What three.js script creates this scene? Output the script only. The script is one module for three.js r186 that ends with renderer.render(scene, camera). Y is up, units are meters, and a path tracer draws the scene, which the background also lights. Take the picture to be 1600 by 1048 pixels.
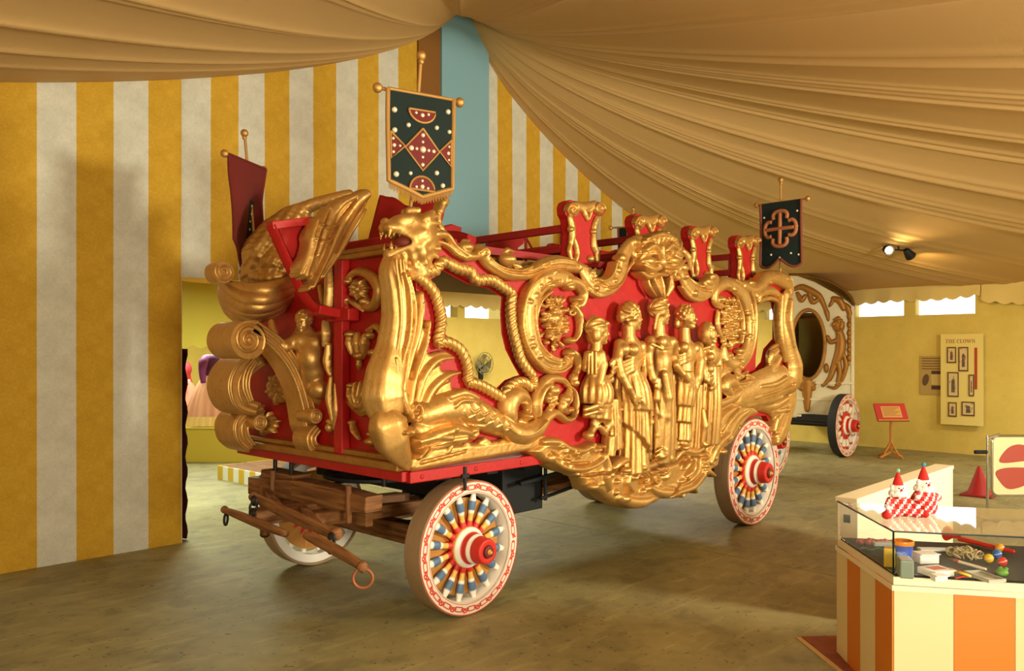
import * as THREE from 'three';
import { mergeGeometries, mergeVertices } from 'three/addons/utils/BufferGeometryUtils.js';
import { RoundedBoxGeometry } from 'three/addons/geometries/RoundedBoxGeometry.js';
import { RectAreaLightUniformsLib } from 'three/addons/lights/RectAreaLightUniformsLib.js';

// ---------------------------------------------------------------- camera, sky, lamps, exposure
// World axes: x runs along the circus wagon (front to rear), y is up, z points out of the wagon's near side.
const W = 1600, H = 1048, FOCAL = 1270, HORIZON = 550;
const scene = new THREE.Scene();
const EYE = new THREE.Vector3(-3.5, 1.7, 3.85), YAW = 46 * Math.PI / 180;
const camera = new THREE.PerspectiveCamera(2 * Math.atan(H / 2 / FOCAL) * 180 / Math.PI, W / H, 0.05, 120);
camera.position.copy(EYE);
camera.rotation.y = -YAW;
camera.setViewOffset(W, H, 0, H / 2 - HORIZON, W, H);
const renderer = new THREE.WebGLRenderer({ antialias: true });
renderer.toneMapping = THREE.LinearToneMapping;
renderer.toneMappingExposure = 0.8;
renderer.shadowMap.enabled = true;
scene.background = new THREE.Color(0.95, 1.0, 1.05);       // overcast daylight outside the high windows
scene.backgroundIntensity = 3.0;
RectAreaLightUniformsLib.init();

const V3 = (x, y, z) => new THREE.Vector3(x, y, z);
// the photographer's flood lamps and one added fill lamp (outside the frame): a glowing diffuser in a housing with the light just before it
const LAMPS = [
  { at: V3(3.0, 2.4, 7.0), to: V3(1.6, 1.2, -0.8), w: 1.0, h: 0.9, power: 215, color: 0xfff9e2, label: 'large soft flood lamp on a stand right of the camera' },
  { at: V3(-5.6, 2.6, 3.4), to: V3(0.5, 1.5, -1.5), w: 1.0, h: 0.9, power: 26, color: 0xfff9e2, label: 'soft flood lamp on a stand left of the camera' },
  { at: V3(-2.6, 1.3, 5.6), to: V3(1.2, 4.0, 0.5), w: 1.2, h: 1.2, power: 56, color: 0xfff9e2, label: 'fill lamp added behind the camera, turned up at the tent cloth' },  // added as soft fill for the cloth and the whole room
];
// unseen glowing panels added to brighten the back rooms and the right wall
const FILL_PANELS = [
  { at: V3(0.6, 2.68, -5.4), w: 1.2, h: 0.6, power: 75, color: 0xf4ffe4 }, { at: V3(5.6, 2.74, -5.3), w: 1.2, h: 0.6, power: 60, color: 0xfffbe4 }, { at: V3(9.3, 2.62, 3.4), w: 1.2, h: 0.6, power: 100, color: 0xfffbe4 }, { at: V3(9.2, 2.74, -4.6), w: 1.2, h: 0.6, power: 75, color: 0xfffbe4 }, { at: V3(2.6, 2.66, -9.2), w: 1.2, h: 0.6, power: 75, color: 0xf4ffe4 },
];
const hyp = (a, b, c = 0) => Math.sqrt(a * a + b * b + c * c);
// ---------------------------------------------------------------- helpers
const FWD = V3(Math.sin(YAW), 0, -Math.cos(YAW)), RGT = V3(Math.cos(YAW), 0, Math.sin(YAW));
// the line of sight of a point of the photograph, and where it meets a plane of the room
const sight = (px, py) => FWD.clone().addScaledVector(RGT, (px - 800) / FOCAL).add(V3(0, (HORIZON - py) / FOCAL, 0));
const onZ = (px, py, z) => { const r = sight(px, py); return r.multiplyScalar((z - EYE.z) / r.z).add(EYE); };
const onX = (px, py, x) => { const r = sight(px, py); return r.multiplyScalar((x - EYE.x) / r.x).add(EYE); };
const onY = (px, py, y) => { const r = sight(px, py); return r.multiplyScalar((y - EYE.y) / r.y).add(EYE); };
const atD = (px, py, d) => sight(px, py).multiplyScalar(d).add(EYE);
let rs = 12345;
const rnd = () => { rs = (Math.imul(rs, 1664525) + 1013904223) >>> 0; return rs / 4294967296; };
const seed = (n) => { rs = (n * 2654435761) >>> 0; rnd(); };
const clamp = (v, a, b) => Math.min(b, Math.max(a, v)), lerp = (a, b, t) => a + (b - a) * t, sstep = (a, b, v) => { const t = clamp((v - a) / (b - a), 0, 1); return t * t * (3 - 2 * t); };
const hash = (x, y, s) => { let h = Math.imul(x, 374761393) ^ Math.imul(y, 668265263) ^ Math.imul(s, 2147483647); h = Math.imul(h ^ (h >>> 13), 1274126177); return ((h ^ (h >>> 16)) >>> 0) / 4294967296; };
function vnoise(x, y, per, s) {           // value noise that repeats every per cells
  const xi = Math.floor(x), yi = Math.floor(y), fx = x - xi, fy = y - yi, u = fx * fx * (3 - 2 * fx), v = fy * fy * (3 - 2 * fy), m = (a) => ((a % per) + per) % per;
  return lerp(lerp(hash(m(xi), m(yi), s), hash(m(xi + 1), m(yi), s), u), lerp(hash(m(xi), m(yi + 1), s), hash(m(xi + 1), m(yi + 1), s), u), v);
}
const fbm = (x, y, per, s, o = 4) => { let a = 0, w = 0.5, t = 0; for (let i = 0; i < o; i++) { a += w * vnoise(x, y, per, s + i); t += w; x *= 2; y *= 2; per *= 2; w /= 2; } return a / t; };
function tex(n, f, srgb, rep) {           // f(u, v) -> [r, g, b] or one number, 0..1
  const d = new Uint8Array(n * n * 4);
  for (let y = 0; y < n; y++) for (let x = 0; x < n; x++) { const c = f(x / n, y / n), i = (y * n + x) * 4, a = Array.isArray(c) ? c : [c, c, c]; for (let k = 0; k < 3; k++) d[i + k] = clamp(a[k], 0, 1) * 255; d[i + 3] = 255; }
  const t = new THREE.DataTexture(d, n, n); t.wrapS = t.wrapT = THREE.RepeatWrapping; t.magFilter = THREE.LinearFilter; t.minFilter = THREE.LinearMipmapLinearFilter; t.generateMipmaps = true;
  if (srgb) t.colorSpace = THREE.SRGBColorSpace;
  if (rep) t.repeat.set(rep, rep);
  t.needsUpdate = true; return t;
}
function canvasTex(w, h, draw) { const c = document.createElement('canvas'); c.width = w; c.height = h; draw(c.getContext('2d'), w, h); const t = new THREE.CanvasTexture(c); t.colorSpace = THREE.SRGBColorSpace; t.anisotropy = 4; return t; }
const rgbHex = (h) => [(h >> 16 & 255) / 255, (h >> 8 & 255) / 255, (h & 255) / 255];
const std = (o) => new THREE.MeshStandardMaterial(o);
const numbers = new Map();
const numbered = (n) => { const k = numbers.get(n) || 0; numbers.set(n, k + 1); return k ? n + '_' + String(k).padStart(3, '0') : n; };
function tag(o, label, category, group, kind) { if (label) o.userData.label = label; if (category) o.userData.category = category; if (group) o.userData.group = group; if (kind) o.userData.kind = kind; return o; }
function shade(o) { o.castShadow = o.receiveShadow = true; return o; }
const partNames = new WeakMap();
function pname(parent, n) { let m = partNames.get(parent); if (!m) partNames.set(parent, m = new Map()); const k = m.get(n) || 0; m.set(n, k + 1); return k ? n + '_' + String(k).padStart(3, '0') : n; }
function mesh(name, geo, mat, parent = scene, label) {
  const m = shade(new THREE.Mesh(Array.isArray(geo) ? merge(geo) : geo, mat));
  m.name = parent === scene ? numbered(name) : pname(parent, name);
  if (label) m.userData.label = label;
  parent.add(m); return m;
}
const struct = (name, geo, mat) => tag(mesh(name, geo, mat), null, null, null, 'structure');
function thing(name, label, category, pos = [0, 0, 0], turn = 0, group) { const g = new THREE.Group(); g.name = numbered(name); g.position.set(...pos); g.rotation.y = turn; scene.add(g); return tag(g, label, category, group); }
function copyOf(o, pos, turn, label) { const c = o.clone(); c.name = numbered(o.name.replace(/_\d{3}$/, '')); c.userData = { ...o.userData }; if (label) c.userData.label = label; c.position.set(...pos); c.rotation.y = turn; scene.add(c); return c; }
function merge(list) {
  const any = list.some((g) => !g.index), c = list.some((g) => g.attributes.color);
  return mergeGeometries(list.map((g) => { let k = any && g.index ? g.toNonIndexed() : g; for (const a of Object.keys(k.attributes)) if (!['position', 'normal', 'uv', 'color'].includes(a)) k.deleteAttribute(a); if (c && !k.attributes.color) k = tint(k, [1, 1, 1]); if (!k.attributes.uv) k.setAttribute('uv', new THREE.BufferAttribute(new Float32Array(k.attributes.position.count * 2), 2)); return k; }));
}
function tint(g, c) { const n = g.attributes.position.count, a = new Float32Array(n * 3); for (let i = 0; i < n; i++) { const k = typeof c === 'function' ? c(g.attributes.position.getX(i), g.attributes.position.getY(i), g.attributes.position.getZ(i), i) : c; a.set(k, i * 3); } g.setAttribute('color', new THREE.BufferAttribute(a, 3)); return g; }
const lin = (h) => { const c = new THREE.Color(h); return [c.r, c.g, c.b]; };
function boxUV(g, s = 1) {                // uv in metres from the dominant face direction
  if (g.index) g = g.toNonIndexed();
  const p = g.attributes.position, uv = new Float32Array(p.count * 2), a = V3(), b = V3(), c = V3(), n = V3();
  for (let i = 0; i < p.count; i += 3) {
    a.fromBufferAttribute(p, i); b.fromBufferAttribute(p, i + 1); c.fromBufferAttribute(p, i + 2); n.copy(b).sub(a).cross(c.clone().sub(a)); n.set(Math.abs(n.x), Math.abs(n.y), Math.abs(n.z));
    [a, b, c].forEach((q, k) => { const w = n.x > n.y && n.x > n.z ? [q.z, q.y] : n.y > n.z ? [q.x, q.z] : [q.x, q.y]; uv[(i + k) * 2] = w[0] * s; uv[(i + k) * 2 + 1] = w[1] * s; });
  }
  g.setAttribute('uv', new THREE.BufferAttribute(uv, 2)); return g;
}
function box(x0, y0, z0, x1, y1, z1, r = 0) {
  const sx = Math.abs(x1 - x0), sy = Math.abs(y1 - y0), sz = Math.abs(z1 - z0);
  const g = r ? new RoundedBoxGeometry(sx, sy, sz, 2, Math.min(r, sx * 0.49, sy * 0.49, sz * 0.49)) : new THREE.BoxGeometry(sx, sy, sz);
  g.translate((x0 + x1) / 2, (y0 + y1) / 2, (z0 + z1) / 2); return boxUV(g);
}
function bar(a, b, w, h, r = 0.006) {     // a square-sectioned bar from a to b, h measured upwards
  a = V3(...a); b = V3(...b); const l = a.distanceTo(b), g = r ? new RoundedBoxGeometry(l, h, w, 1, Math.min(r, w * 0.45, h * 0.45)) : new THREE.BoxGeometry(l, h, w), d = b.clone().sub(a).normalize();
  const up = Math.abs(d.y) > 0.95 ? V3(1, 0, 0) : V3(0, 1, 0), s = V3().crossVectors(d, up).normalize(), u = V3().crossVectors(s, d);
  const gu = boxUV(g); gu.applyMatrix4(new THREE.Matrix4().makeBasis(d, u, s).setPosition(a.add(b).multiplyScalar(0.5))); return gu;
}
function smooth(pts, n, closed) {         // points of a Catmull-Rom curve through pts (arrays of any length)
  const out = [], m = pts.length, at = (i) => closed ? pts[(i + m) % m] : pts[clamp(i, 0, m - 1)];
  for (let i = 0; i < (closed ? m : m - 1); i++) for (let k = 0; k < n; k++) {
    const t = k / n, p0 = at(i - 1), p1 = at(i), p2 = at(i + 1), p3 = at(i + 2);
    out.push(p1.map((_, c) => 0.5 * (2 * p1[c] + (p2[c] - p0[c]) * t + (2 * p0[c] - 5 * p1[c] + 4 * p2[c] - p3[c]) * t * t + (3 * p1[c] - p0[c] - 3 * p2[c] + p3[c]) * t * t * t)));
  }
  if (!closed) out.push(pts[m - 1].slice());
  return out;
}
// a tube through 3-D points whose section may be flattened, fluted and twisted: rad(t) radius, prof(angle, t) factor
function sweep(pts, rad, o = {}) {
  const P = (o.raw ? pts : smooth(pts, o.n || 6, o.closed)).map((p) => V3(...p)), N = P.length, K = o.k || 12, pos = [], idx = [], uvs = [];
  let nrm = V3(...(o.up || [0, 0, 1])), len = 0; const T = V3(), B = V3();
  for (let i = 0; i < N; i++) {
    const a = P[o.closed ? (i - 1 + N) % N : Math.max(0, i - 1)], b = P[o.closed ? (i + 1) % N : Math.min(N - 1, i + 1)];
    T.copy(b).sub(a).normalize(); if (o.fixed) nrm.set(...o.up);
    nrm.addScaledVector(T, -nrm.dot(T)).normalize(); B.crossVectors(T, nrm); if (i) len += P[i].distanceTo(P[i - 1]);
    const t = i / (N - 1), r = typeof rad === 'function' ? rad(t, len) : Array.isArray(rad) ? (() => { const f = t * (rad.length - 1), j = Math.min(rad.length - 2, Math.floor(f)); return lerp(rad[j], rad[j + 1], f - j); })() : rad;
    for (let j = 0; j <= K; j++) {
      const w = j / K * Math.PI * 2, q = o.prof ? o.prof(w, len, t) : 1, c = Math.cos(w) * r * q * (o.fn || 1), s = Math.sin(w) * r * q * (o.fb || 1);
      pos.push(P[i].x + nrm.x * c + B.x * s, P[i].y + nrm.y * c + B.y * s, P[i].z + nrm.z * c + B.z * s); uvs.push(len, j / K * r * 6.28);
    }
  }
  const rows = o.closed ? N : N - 1;
  for (let i = 0; i < rows; i++) for (let j = 0; j < K; j++) { const a = i * (K + 1) + j, b = ((i + 1) % N) * (K + 1) + j; idx.push(a, b, a + 1, b, b + 1, a + 1); }
  if (!o.closed && !o.open) for (const i of [0, N - 1]) { const c = pos.length / 3; pos.push(P[i].x, P[i].y, P[i].z); uvs.push(0, 0); for (let j = 0; j < K; j++) { const a = i * (K + 1) + j; i ? idx.push(a, c, a + 1) : idx.push(a, a + 1, c); } }
  return geoOf(pos, idx, uvs);
}
function geoOf(pos, idx, uvs) { const g = new THREE.BufferGeometry(); g.setAttribute('position', new THREE.Float32BufferAttribute(pos, 3)); g.setAttribute('uv', new THREE.Float32BufferAttribute(uvs, 2)); g.setIndex(idx); g.computeVertexNormals(); return g; }
function gridSurf(nu, nv, f, back) {      // f(u, v) -> [x, y, z]; back > 0 gives it thickness along the normal
  const pos = [], idx = [], uvs = [];
  for (let i = 0; i <= nu; i++) for (let j = 0; j <= nv; j++) { const p = f(i / nu, j / nv); pos.push(p[0], p[1], p[2]); uvs.push(p[3] ?? i / nu, p[4] ?? j / nv); }
  for (let i = 0; i < nu; i++) for (let j = 0; j < nv; j++) { const a = i * (nv + 1) + j, b = a + nv + 1; idx.push(a, b, a + 1, b, b + 1, a + 1); }
  const g = geoOf(pos, idx, uvs); return back ? thicken(g, back) : g;
}
function thicken(g, t) {                  // closed shell of a surface
  const p = g.attributes.position, n = g.attributes.normal, N = p.count, pos = [...p.array], uvs = [...g.attributes.uv.array, ...g.attributes.uv.array], id = [...g.index.array], idx = [...id], edge = new Map();
  for (let i = 0; i < N; i++) pos.push(p.getX(i) - n.getX(i) * t, p.getY(i) - n.getY(i) * t, p.getZ(i) - n.getZ(i) * t);
  for (let i = 0; i < id.length; i += 3) { idx.push(id[i] + N, id[i + 2] + N, id[i + 1] + N); for (let k = 0; k < 3; k++) { const a = id[i + k], b = id[i + (k + 1) % 3], r = b * N + a; edge.has(r) ? edge.delete(r) : edge.set(a * N + b, [a, b]); } }
  for (const [a, b] of edge.values()) idx.push(a, a + N, b, b, a + N, b + N);
  return geoOf(pos, idx, uvs);
}
const disc2 = (pts) => pts.map((p) => new THREE.Vector2(p[0], p[1]));
// a board: an outline in x and y, cut from a plank lying between z0 and z1
function board(outline, z0, z1, holes = [], bev = 0.006) {
  const s = new THREE.Shape(disc2(outline)); for (const h of holes) s.holes.push(new THREE.Path(disc2(h)));
  const g = new THREE.ExtrudeGeometry(s, { depth: Math.abs(z1 - z0) - 2 * bev, bevelEnabled: bev > 0, bevelThickness: bev, bevelSize: bev, bevelOffset: -bev, bevelSegments: 2, curveSegments: 6 });
  g.translate(0, 0, Math.min(z0, z1) + bev); return g;
}
function lathe(prof, n = 20) { return new THREE.LatheGeometry(prof.map((p) => new THREE.Vector2(p[0], p[1])), n); }
const ball = (x, y, z, r, sy = 1, sz = 1) => new THREE.SphereGeometry(r, 14, 10).scale(1, sy, sz).translate(x, y, z);
const rodOf = (a, b, r0, r1 = r0, k = 10) => sweep([a, b], (t) => lerp(r0, r1, t), { n: 1, k });
// ---- carved relief: a height field over a plane, built from strokes, domes, volutes, filled outlines and grooves, cut off where it reaches the ground
// P: { map(px, py, lift) -> [a, b] on the plane, world(a, b, h) -> [x, y, z] }
const num = (s) => s.trim().split(/\s+/).map((q) => q.split(',').map(Number));
const S = (r, h, pts, o = {}) => ({ t: 's', r, h, pts: num(pts), ...o });
const B = (x, y, rx, ry, h, o = {}) => ({ t: 'b', x, y, rx, ry, h, ...o });
const A = (h, bev, pts, o = {}) => ({ t: 'a', h, bev, pts: num(pts), ...o });
const G = (r, h, pts, o = {}) => ({ t: 'g', r, h, pts: num(pts), ...o });
const C = (pts, o = {}) => ({ t: 'c', pts: num(pts), ...o });
function Vt(x, y, rx, ry, turns, a0, r, h, o = {}) {   // a volute from its rim inwards; a0 in degrees, turns < 0 winds the other way
  const pts = [], n = Math.ceil(Math.abs(turns) * 14);
  for (let i = 0; i <= n; i++) { const t = i / n, a = a0 * Math.PI / 180 + turns * 2 * Math.PI * t, q = lerp(1, 0.16, Math.pow(t, 0.8)); pts.push([x + Math.cos(a) * rx * q, y + Math.sin(a) * ry * q]); }
  return [{ t: 's', r: [r, r * 0.55], h, pts, raw: true, ...o }, B(x, y, r * 0.75, r * 0.9, h * 1.15, o)];
}
function relief(P, prims, o = {}) {
  const cell = o.cell || 0.007, list = [];
  for (const q of prims.flat(3)) {
    const lift = (q.z || 0) + (q.h > 0 ? q.h * 0.55 : 0), m = (p) => P.map(p[0], p[1], q.t === 'g' ? (q.z ?? 0.02) : lift);
    const ref = q.pts ? q.pts[0] : [q.x, q.y], e0 = m(ref), ex = m([ref[0] + 1, ref[1]]), ey = m([ref[0], ref[1] + 1]);
    const jx = hyp(ex[0] - e0[0], ex[1] - e0[1]), jy = hyp(ey[0] - e0[0], ey[1] - e0[1]), j = Math.sqrt(jx * jy);
    if (q.t === 'b') { const c = e0, rx = q.rx * jx, ry = q.ry * jy, R = Math.max(rx, ry); list.push({ ...q, c, rx, ry, lo: [c[0] - R, c[1] - R], hi: [c[0] + R, c[1] + R], rot: (q.rot || 0) * Math.PI / 180 }); continue; }
    const closed = q.t === 'a' || q.t === 'c';
    let pp = q.raw || q.sharp ? q.pts : smooth(q.pts, q.n || 6, closed);
    pp = pp.map(m);
    const rr = (Array.isArray(q.r) ? q.r : [q.r || 0]).map((v) => v * j), N = pp.length, rad = pp.map((_, i) => { const f = rr.length > 1 ? i / (N - 1) * (rr.length - 1) : 0, k = Math.min(Math.max(rr.length - 2, 0), Math.floor(f)); return rr.length > 1 ? lerp(rr[k], rr[k + 1], f - k) : rr[0]; });
    const R = closed ? 0.01 : Math.max(...rad) * 1.05, xs = pp.map((p) => p[0]), ys = pp.map((p) => p[1]);
    list.push({ ...q, pp, rad, j, bevm: (q.bev || 0) * j, lo: [Math.min(...xs) - R, Math.min(...ys) - R], hi: [Math.max(...xs) + R, Math.max(...ys) + R] });
  }
  const solid = list.filter((q) => q.t !== 'g' && q.t !== 'c');
  const x0 = Math.min(...solid.map((q) => q.lo[0])) - 2 * cell, y0 = Math.min(...solid.map((q) => q.lo[1])) - 2 * cell, x1 = Math.max(...solid.map((q) => q.hi[0])) + 2 * cell, y1 = Math.max(...solid.map((q) => q.hi[1])) + 2 * cell;
  const nx = Math.ceil((x1 - x0) / cell), ny = Math.ceil((y1 - y0) / cell), Hh = new Float32Array((nx + 1) * (ny + 1)).fill(-0.05), k = o.k ?? 0.008;
  for (const q of ['sba', 'g', 'c'].flatMap((ts) => list.filter((q) => ts.includes(q.t)))) {
    const i0 = clamp(Math.floor((q.lo[0] - x0) / cell) - 1, 0, nx), i1 = clamp(Math.ceil((q.hi[0] - x0) / cell) + 1, 0, nx), j0 = clamp(Math.floor((q.lo[1] - y0) / cell) - 1, 0, ny), j1 = clamp(Math.ceil((q.hi[1] - y0) / cell) + 1, 0, ny);
    for (let jj = j0; jj <= j1; jj++) for (let ii = i0; ii <= i1; ii++) {
      const x = x0 + ii * cell, y = y0 + jj * cell, at = jj * (nx + 1) + ii; let f = -0.05;
      if (q.t === 'b') {
        let dx = x - q.c[0], dy = y - q.c[1]; if (q.rot) { const c = Math.cos(q.rot), s = Math.sin(q.rot); [dx, dy] = [dx * c + dy * s, -dx * s + dy * c]; }
        const d = hyp(dx / q.rx, dy / q.ry); f = d < 1 ? q.h * Math.sqrt(1 - d * d) + (q.z || 0) : (1 - d) * Math.min(q.rx, q.ry) + Math.min(0, q.z || 0);
      } else {
        const pp = q.pp, N = pp.length, closed = q.t === 'a' || q.t === 'c'; let best = 1e9, br = 1, bt = 0, side = false, bd = 1e9;
        for (let s = 0; s < (closed ? N : N - 1); s++) {
          const a = pp[s], b = pp[(s + 1) % N], ex = b[0] - a[0], ey = b[1] - a[1], L = ex * ex + ey * ey || 1e-12, t = clamp(((x - a[0]) * ex + (y - a[1]) * ey) / L, 0, 1), d = hyp(x - a[0] - ex * t, y - a[1] - ey * t);
          if (closed) { if (d < best) best = d; if ((a[1] > y) !== (b[1] > y) && x < ex * (y - a[1]) / ey + a[0]) side = !side; }
          else { const r = lerp(q.rad[s], q.rad[s + 1], t) || 1e-4, w = d / r; if (w < best) { best = w; br = r; bt = (s + t) / (N - 1); bd = d; } }
        }
        if (q.t === 'c') { if (side) Hh[at] = -best; continue; }
        if (q.t === 'g') { if (best < 1 && Hh[at] > 0) Hh[at] = Math.max(0.004, Hh[at] - q.h * (1 - best * best) * (1 - best * best)); continue; }
        if (q.t === 'a') { const w = clamp(best / (q.bevm || 1e-4), 0, 1); f = side ? q.h * Math.sqrt(1 - (1 - w) * (1 - w)) + (q.z || 0) : -best; }
        else { const hh = q.hs ? q.h * lerp(q.hs[0], q.hs[1], bt) : q.h * (q.even ? 1 : Math.min(1, br / (Math.max(...q.rad) || 1) * 0.6 + 0.4)); f = best < 1 ? hh * (q.flat ? Math.pow(1 - best ** 4, 0.5) : Math.sqrt(1 - best * best)) + (q.z || 0) : (1 - best) * br; if (q.twist && best < 1) f += q.tw * Math.sin((bt * q.twist + (best * (1)) * 0.0) * Math.PI * 2) * Math.sqrt(1 - best * best); }
      }
      const c = Hh[at], d = f - c; Hh[at] = q.add ? (c > 0 && f > 0 ? c + f : c) : d > k ? f : d < -k ? c : Math.max(c, f) + (k - Math.abs(d)) ** 2 / (4 * k) * (c > -0.01 && f > -0.01 ? 1 : 0);
    }
  }
  if (o.rough) for (let jj = 0; jj <= ny; jj++) for (let ii = 0; ii <= nx; ii++) { const at = jj * (nx + 1) + ii; if (Hh[at] > 0.004) Hh[at] = Math.max(0.004, Hh[at] + (fbm(ii * cell * o.rough[1], jj * cell * o.rough[1], 997, 7, 3) - 0.5) * o.rough[0]); }
  const clip = o.clip ?? 0.02, hk = o.hk ?? 1; for (let i = 0; i < Hh.length; i++) Hh[i] = Hh[i] > 0 ? Hh[i] * hk - clip : Hh[i] - clip;
  // cut the surface where it reaches that height and close it behind
  const pos = [], idx = [], uvs = [], vid = new Int32Array((nx + 1) * (ny + 1)).fill(-1), eid = new Map();
  const put = (x, y, h) => { const w = P.world(x, y, h + clip); pos.push(w[0], w[1], w[2]); uvs.push(x, y); return pos.length / 3 - 1; };
  const node = (i, j) => { const a = j * (nx + 1) + i; return vid[a] < 0 ? (vid[a] = put(x0 + i * cell, y0 + j * cell, Hh[a])) : vid[a]; };
  const cut = (i, j, k2, l) => { const a = j * (nx + 1) + i, b = l * (nx + 1) + k2, key = Math.min(a, b) * 4 + (Math.abs(a - b) === 1 ? 0 : Math.abs(a - b) === nx + 1 ? 1 : Math.abs(a - b) === nx + 2 ? 2 : 3); let v = eid.get(key); if (v === undefined) { const t = Hh[a] / (Hh[a] - Hh[b]); v = put(x0 + lerp(i, k2, t) * cell, y0 + lerp(j, l, t) * cell, 0); eid.set(key, v); } return v; };
  const rim = [];
  for (let j = 0; j < ny; j++) for (let i = 0; i < nx; i++) for (const T of [[[i, j], [i + 1, j], [i + 1, j + 1]], [[i, j], [i + 1, j + 1], [i, j + 1]]]) {
    const on = T.map(([a, b]) => Hh[b * (nx + 1) + a] > 0), c = on[0] + on[1] + on[2];
    if (!c) continue;
    if (c === 3) { idx.push(node(...T[0]), node(...T[1]), node(...T[2])); continue; }
    const s = c === 1 ? on.indexOf(true) : on.indexOf(false), p = T[s], q = T[(s + 1) % 3], r = T[(s + 2) % 3], u = cut(...p, ...q), v = cut(...p, ...r);
    if (c === 1) { idx.push(node(...p), u, v); rim.push(u, v); } else { const a = node(...q), b = node(...r); idx.push(u, a, b, u, b, v); rim.push(v, u); }
  }
  const top = idx.length, back = new Map(), nTop = pos.length / 3, hgt = new Float32Array(nTop);
  vid.forEach((v, a) => { if (v >= 0) hgt[v] = Hh[a]; });
  const onRim = new Set(rim), deep = (v) => {
    if (!o.back && onRim.has(v)) return v;
    if (!back.has(v)) { const w = P.world(uvs[v * 2], uvs[v * 2 + 1], o.back ? -o.back : Math.max(clip - (o.bulge ?? 0.7) * hgt[v], o.floor ?? 0.001)); pos.push(w[0], w[1], w[2]); uvs.push(uvs[v * 2], uvs[v * 2 + 1]); back.set(v, pos.length / 3 - 1); } return back.get(v);
  };
  for (let t = 0; t < top; t += 3) idx.push(deep(idx[t]), deep(idx[t + 2]), deep(idx[t + 1]));   // its rounded back
  if (o.back) for (let t = 0; t < rim.length; t += 2) { const [a, b] = [rim[t], rim[t + 1]]; idx.push(a, deep(a), b, b, deep(a), deep(b)); }
  if (P.flip) for (let t = 0; t < idx.length; t += 3) [idx[t], idx[t + 1]] = [idx[t + 1], idx[t]];
  return geoOf(pos, idx, uvs);
}
// planes of the wagon: its near side at depth z, its front at x
const sideP = (z = 0) => ({ map: (px, py, l) => { const p = onZ(px, py, z + l); return [p.x, p.y]; }, world: (a, b, h) => [a, b, z + h] });
const frontP = (x) => ({ map: (px, py, l) => { const p = onX(px, py, x - l); return [p.z, p.y]; }, world: (a, b, h) => [x - h, b, a], flip: false });
const zpts = (s, z) => num(s).map(([x, y]) => { const p = onZ(x, y, z); return [p.x, p.y]; });
const zpts3 = (s, z) => num(s).map(([x, y, dz]) => { const p = onZ(x, y, z + (dz || 0)); return [p.x, p.y, p.z]; });
// ---- smooth solids from a signed distance, meshed with surface nets
const v3 = { sub: (a, b) => [a[0] - b[0], a[1] - b[1], a[2] - b[2]] };
const smin = (a, b, k) => { const h = Math.max(k - Math.abs(a - b), 0) / k; return Math.min(a, b) - h * h * k / 4; };
const cap = (a, b, ra, rb = ra) => { const e = v3.sub(b, a), L = e[0] ** 2 + e[1] ** 2 + e[2] ** 2 || 1e-9; return (x, y, z) => { const t = clamp(((x - a[0]) * e[0] + (y - a[1]) * e[1] + (z - a[2]) * e[2]) / L, 0, 1); return hyp(x - a[0] - e[0] * t, y - a[1] - e[1] * t, z - a[2] - e[2] * t) - lerp(ra, rb, t); }; };
const ell = (c, r) => { const m = Math.min(...r); return (x, y, z) => { const q = hyp((x - c[0]) / r[0], (y - c[1]) / r[1], (z - c[2]) / r[2]); return (q - 1) * m * Math.min(1.6, Math.max(1, 1 / Math.max(q, 0.3))); }; };
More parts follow.
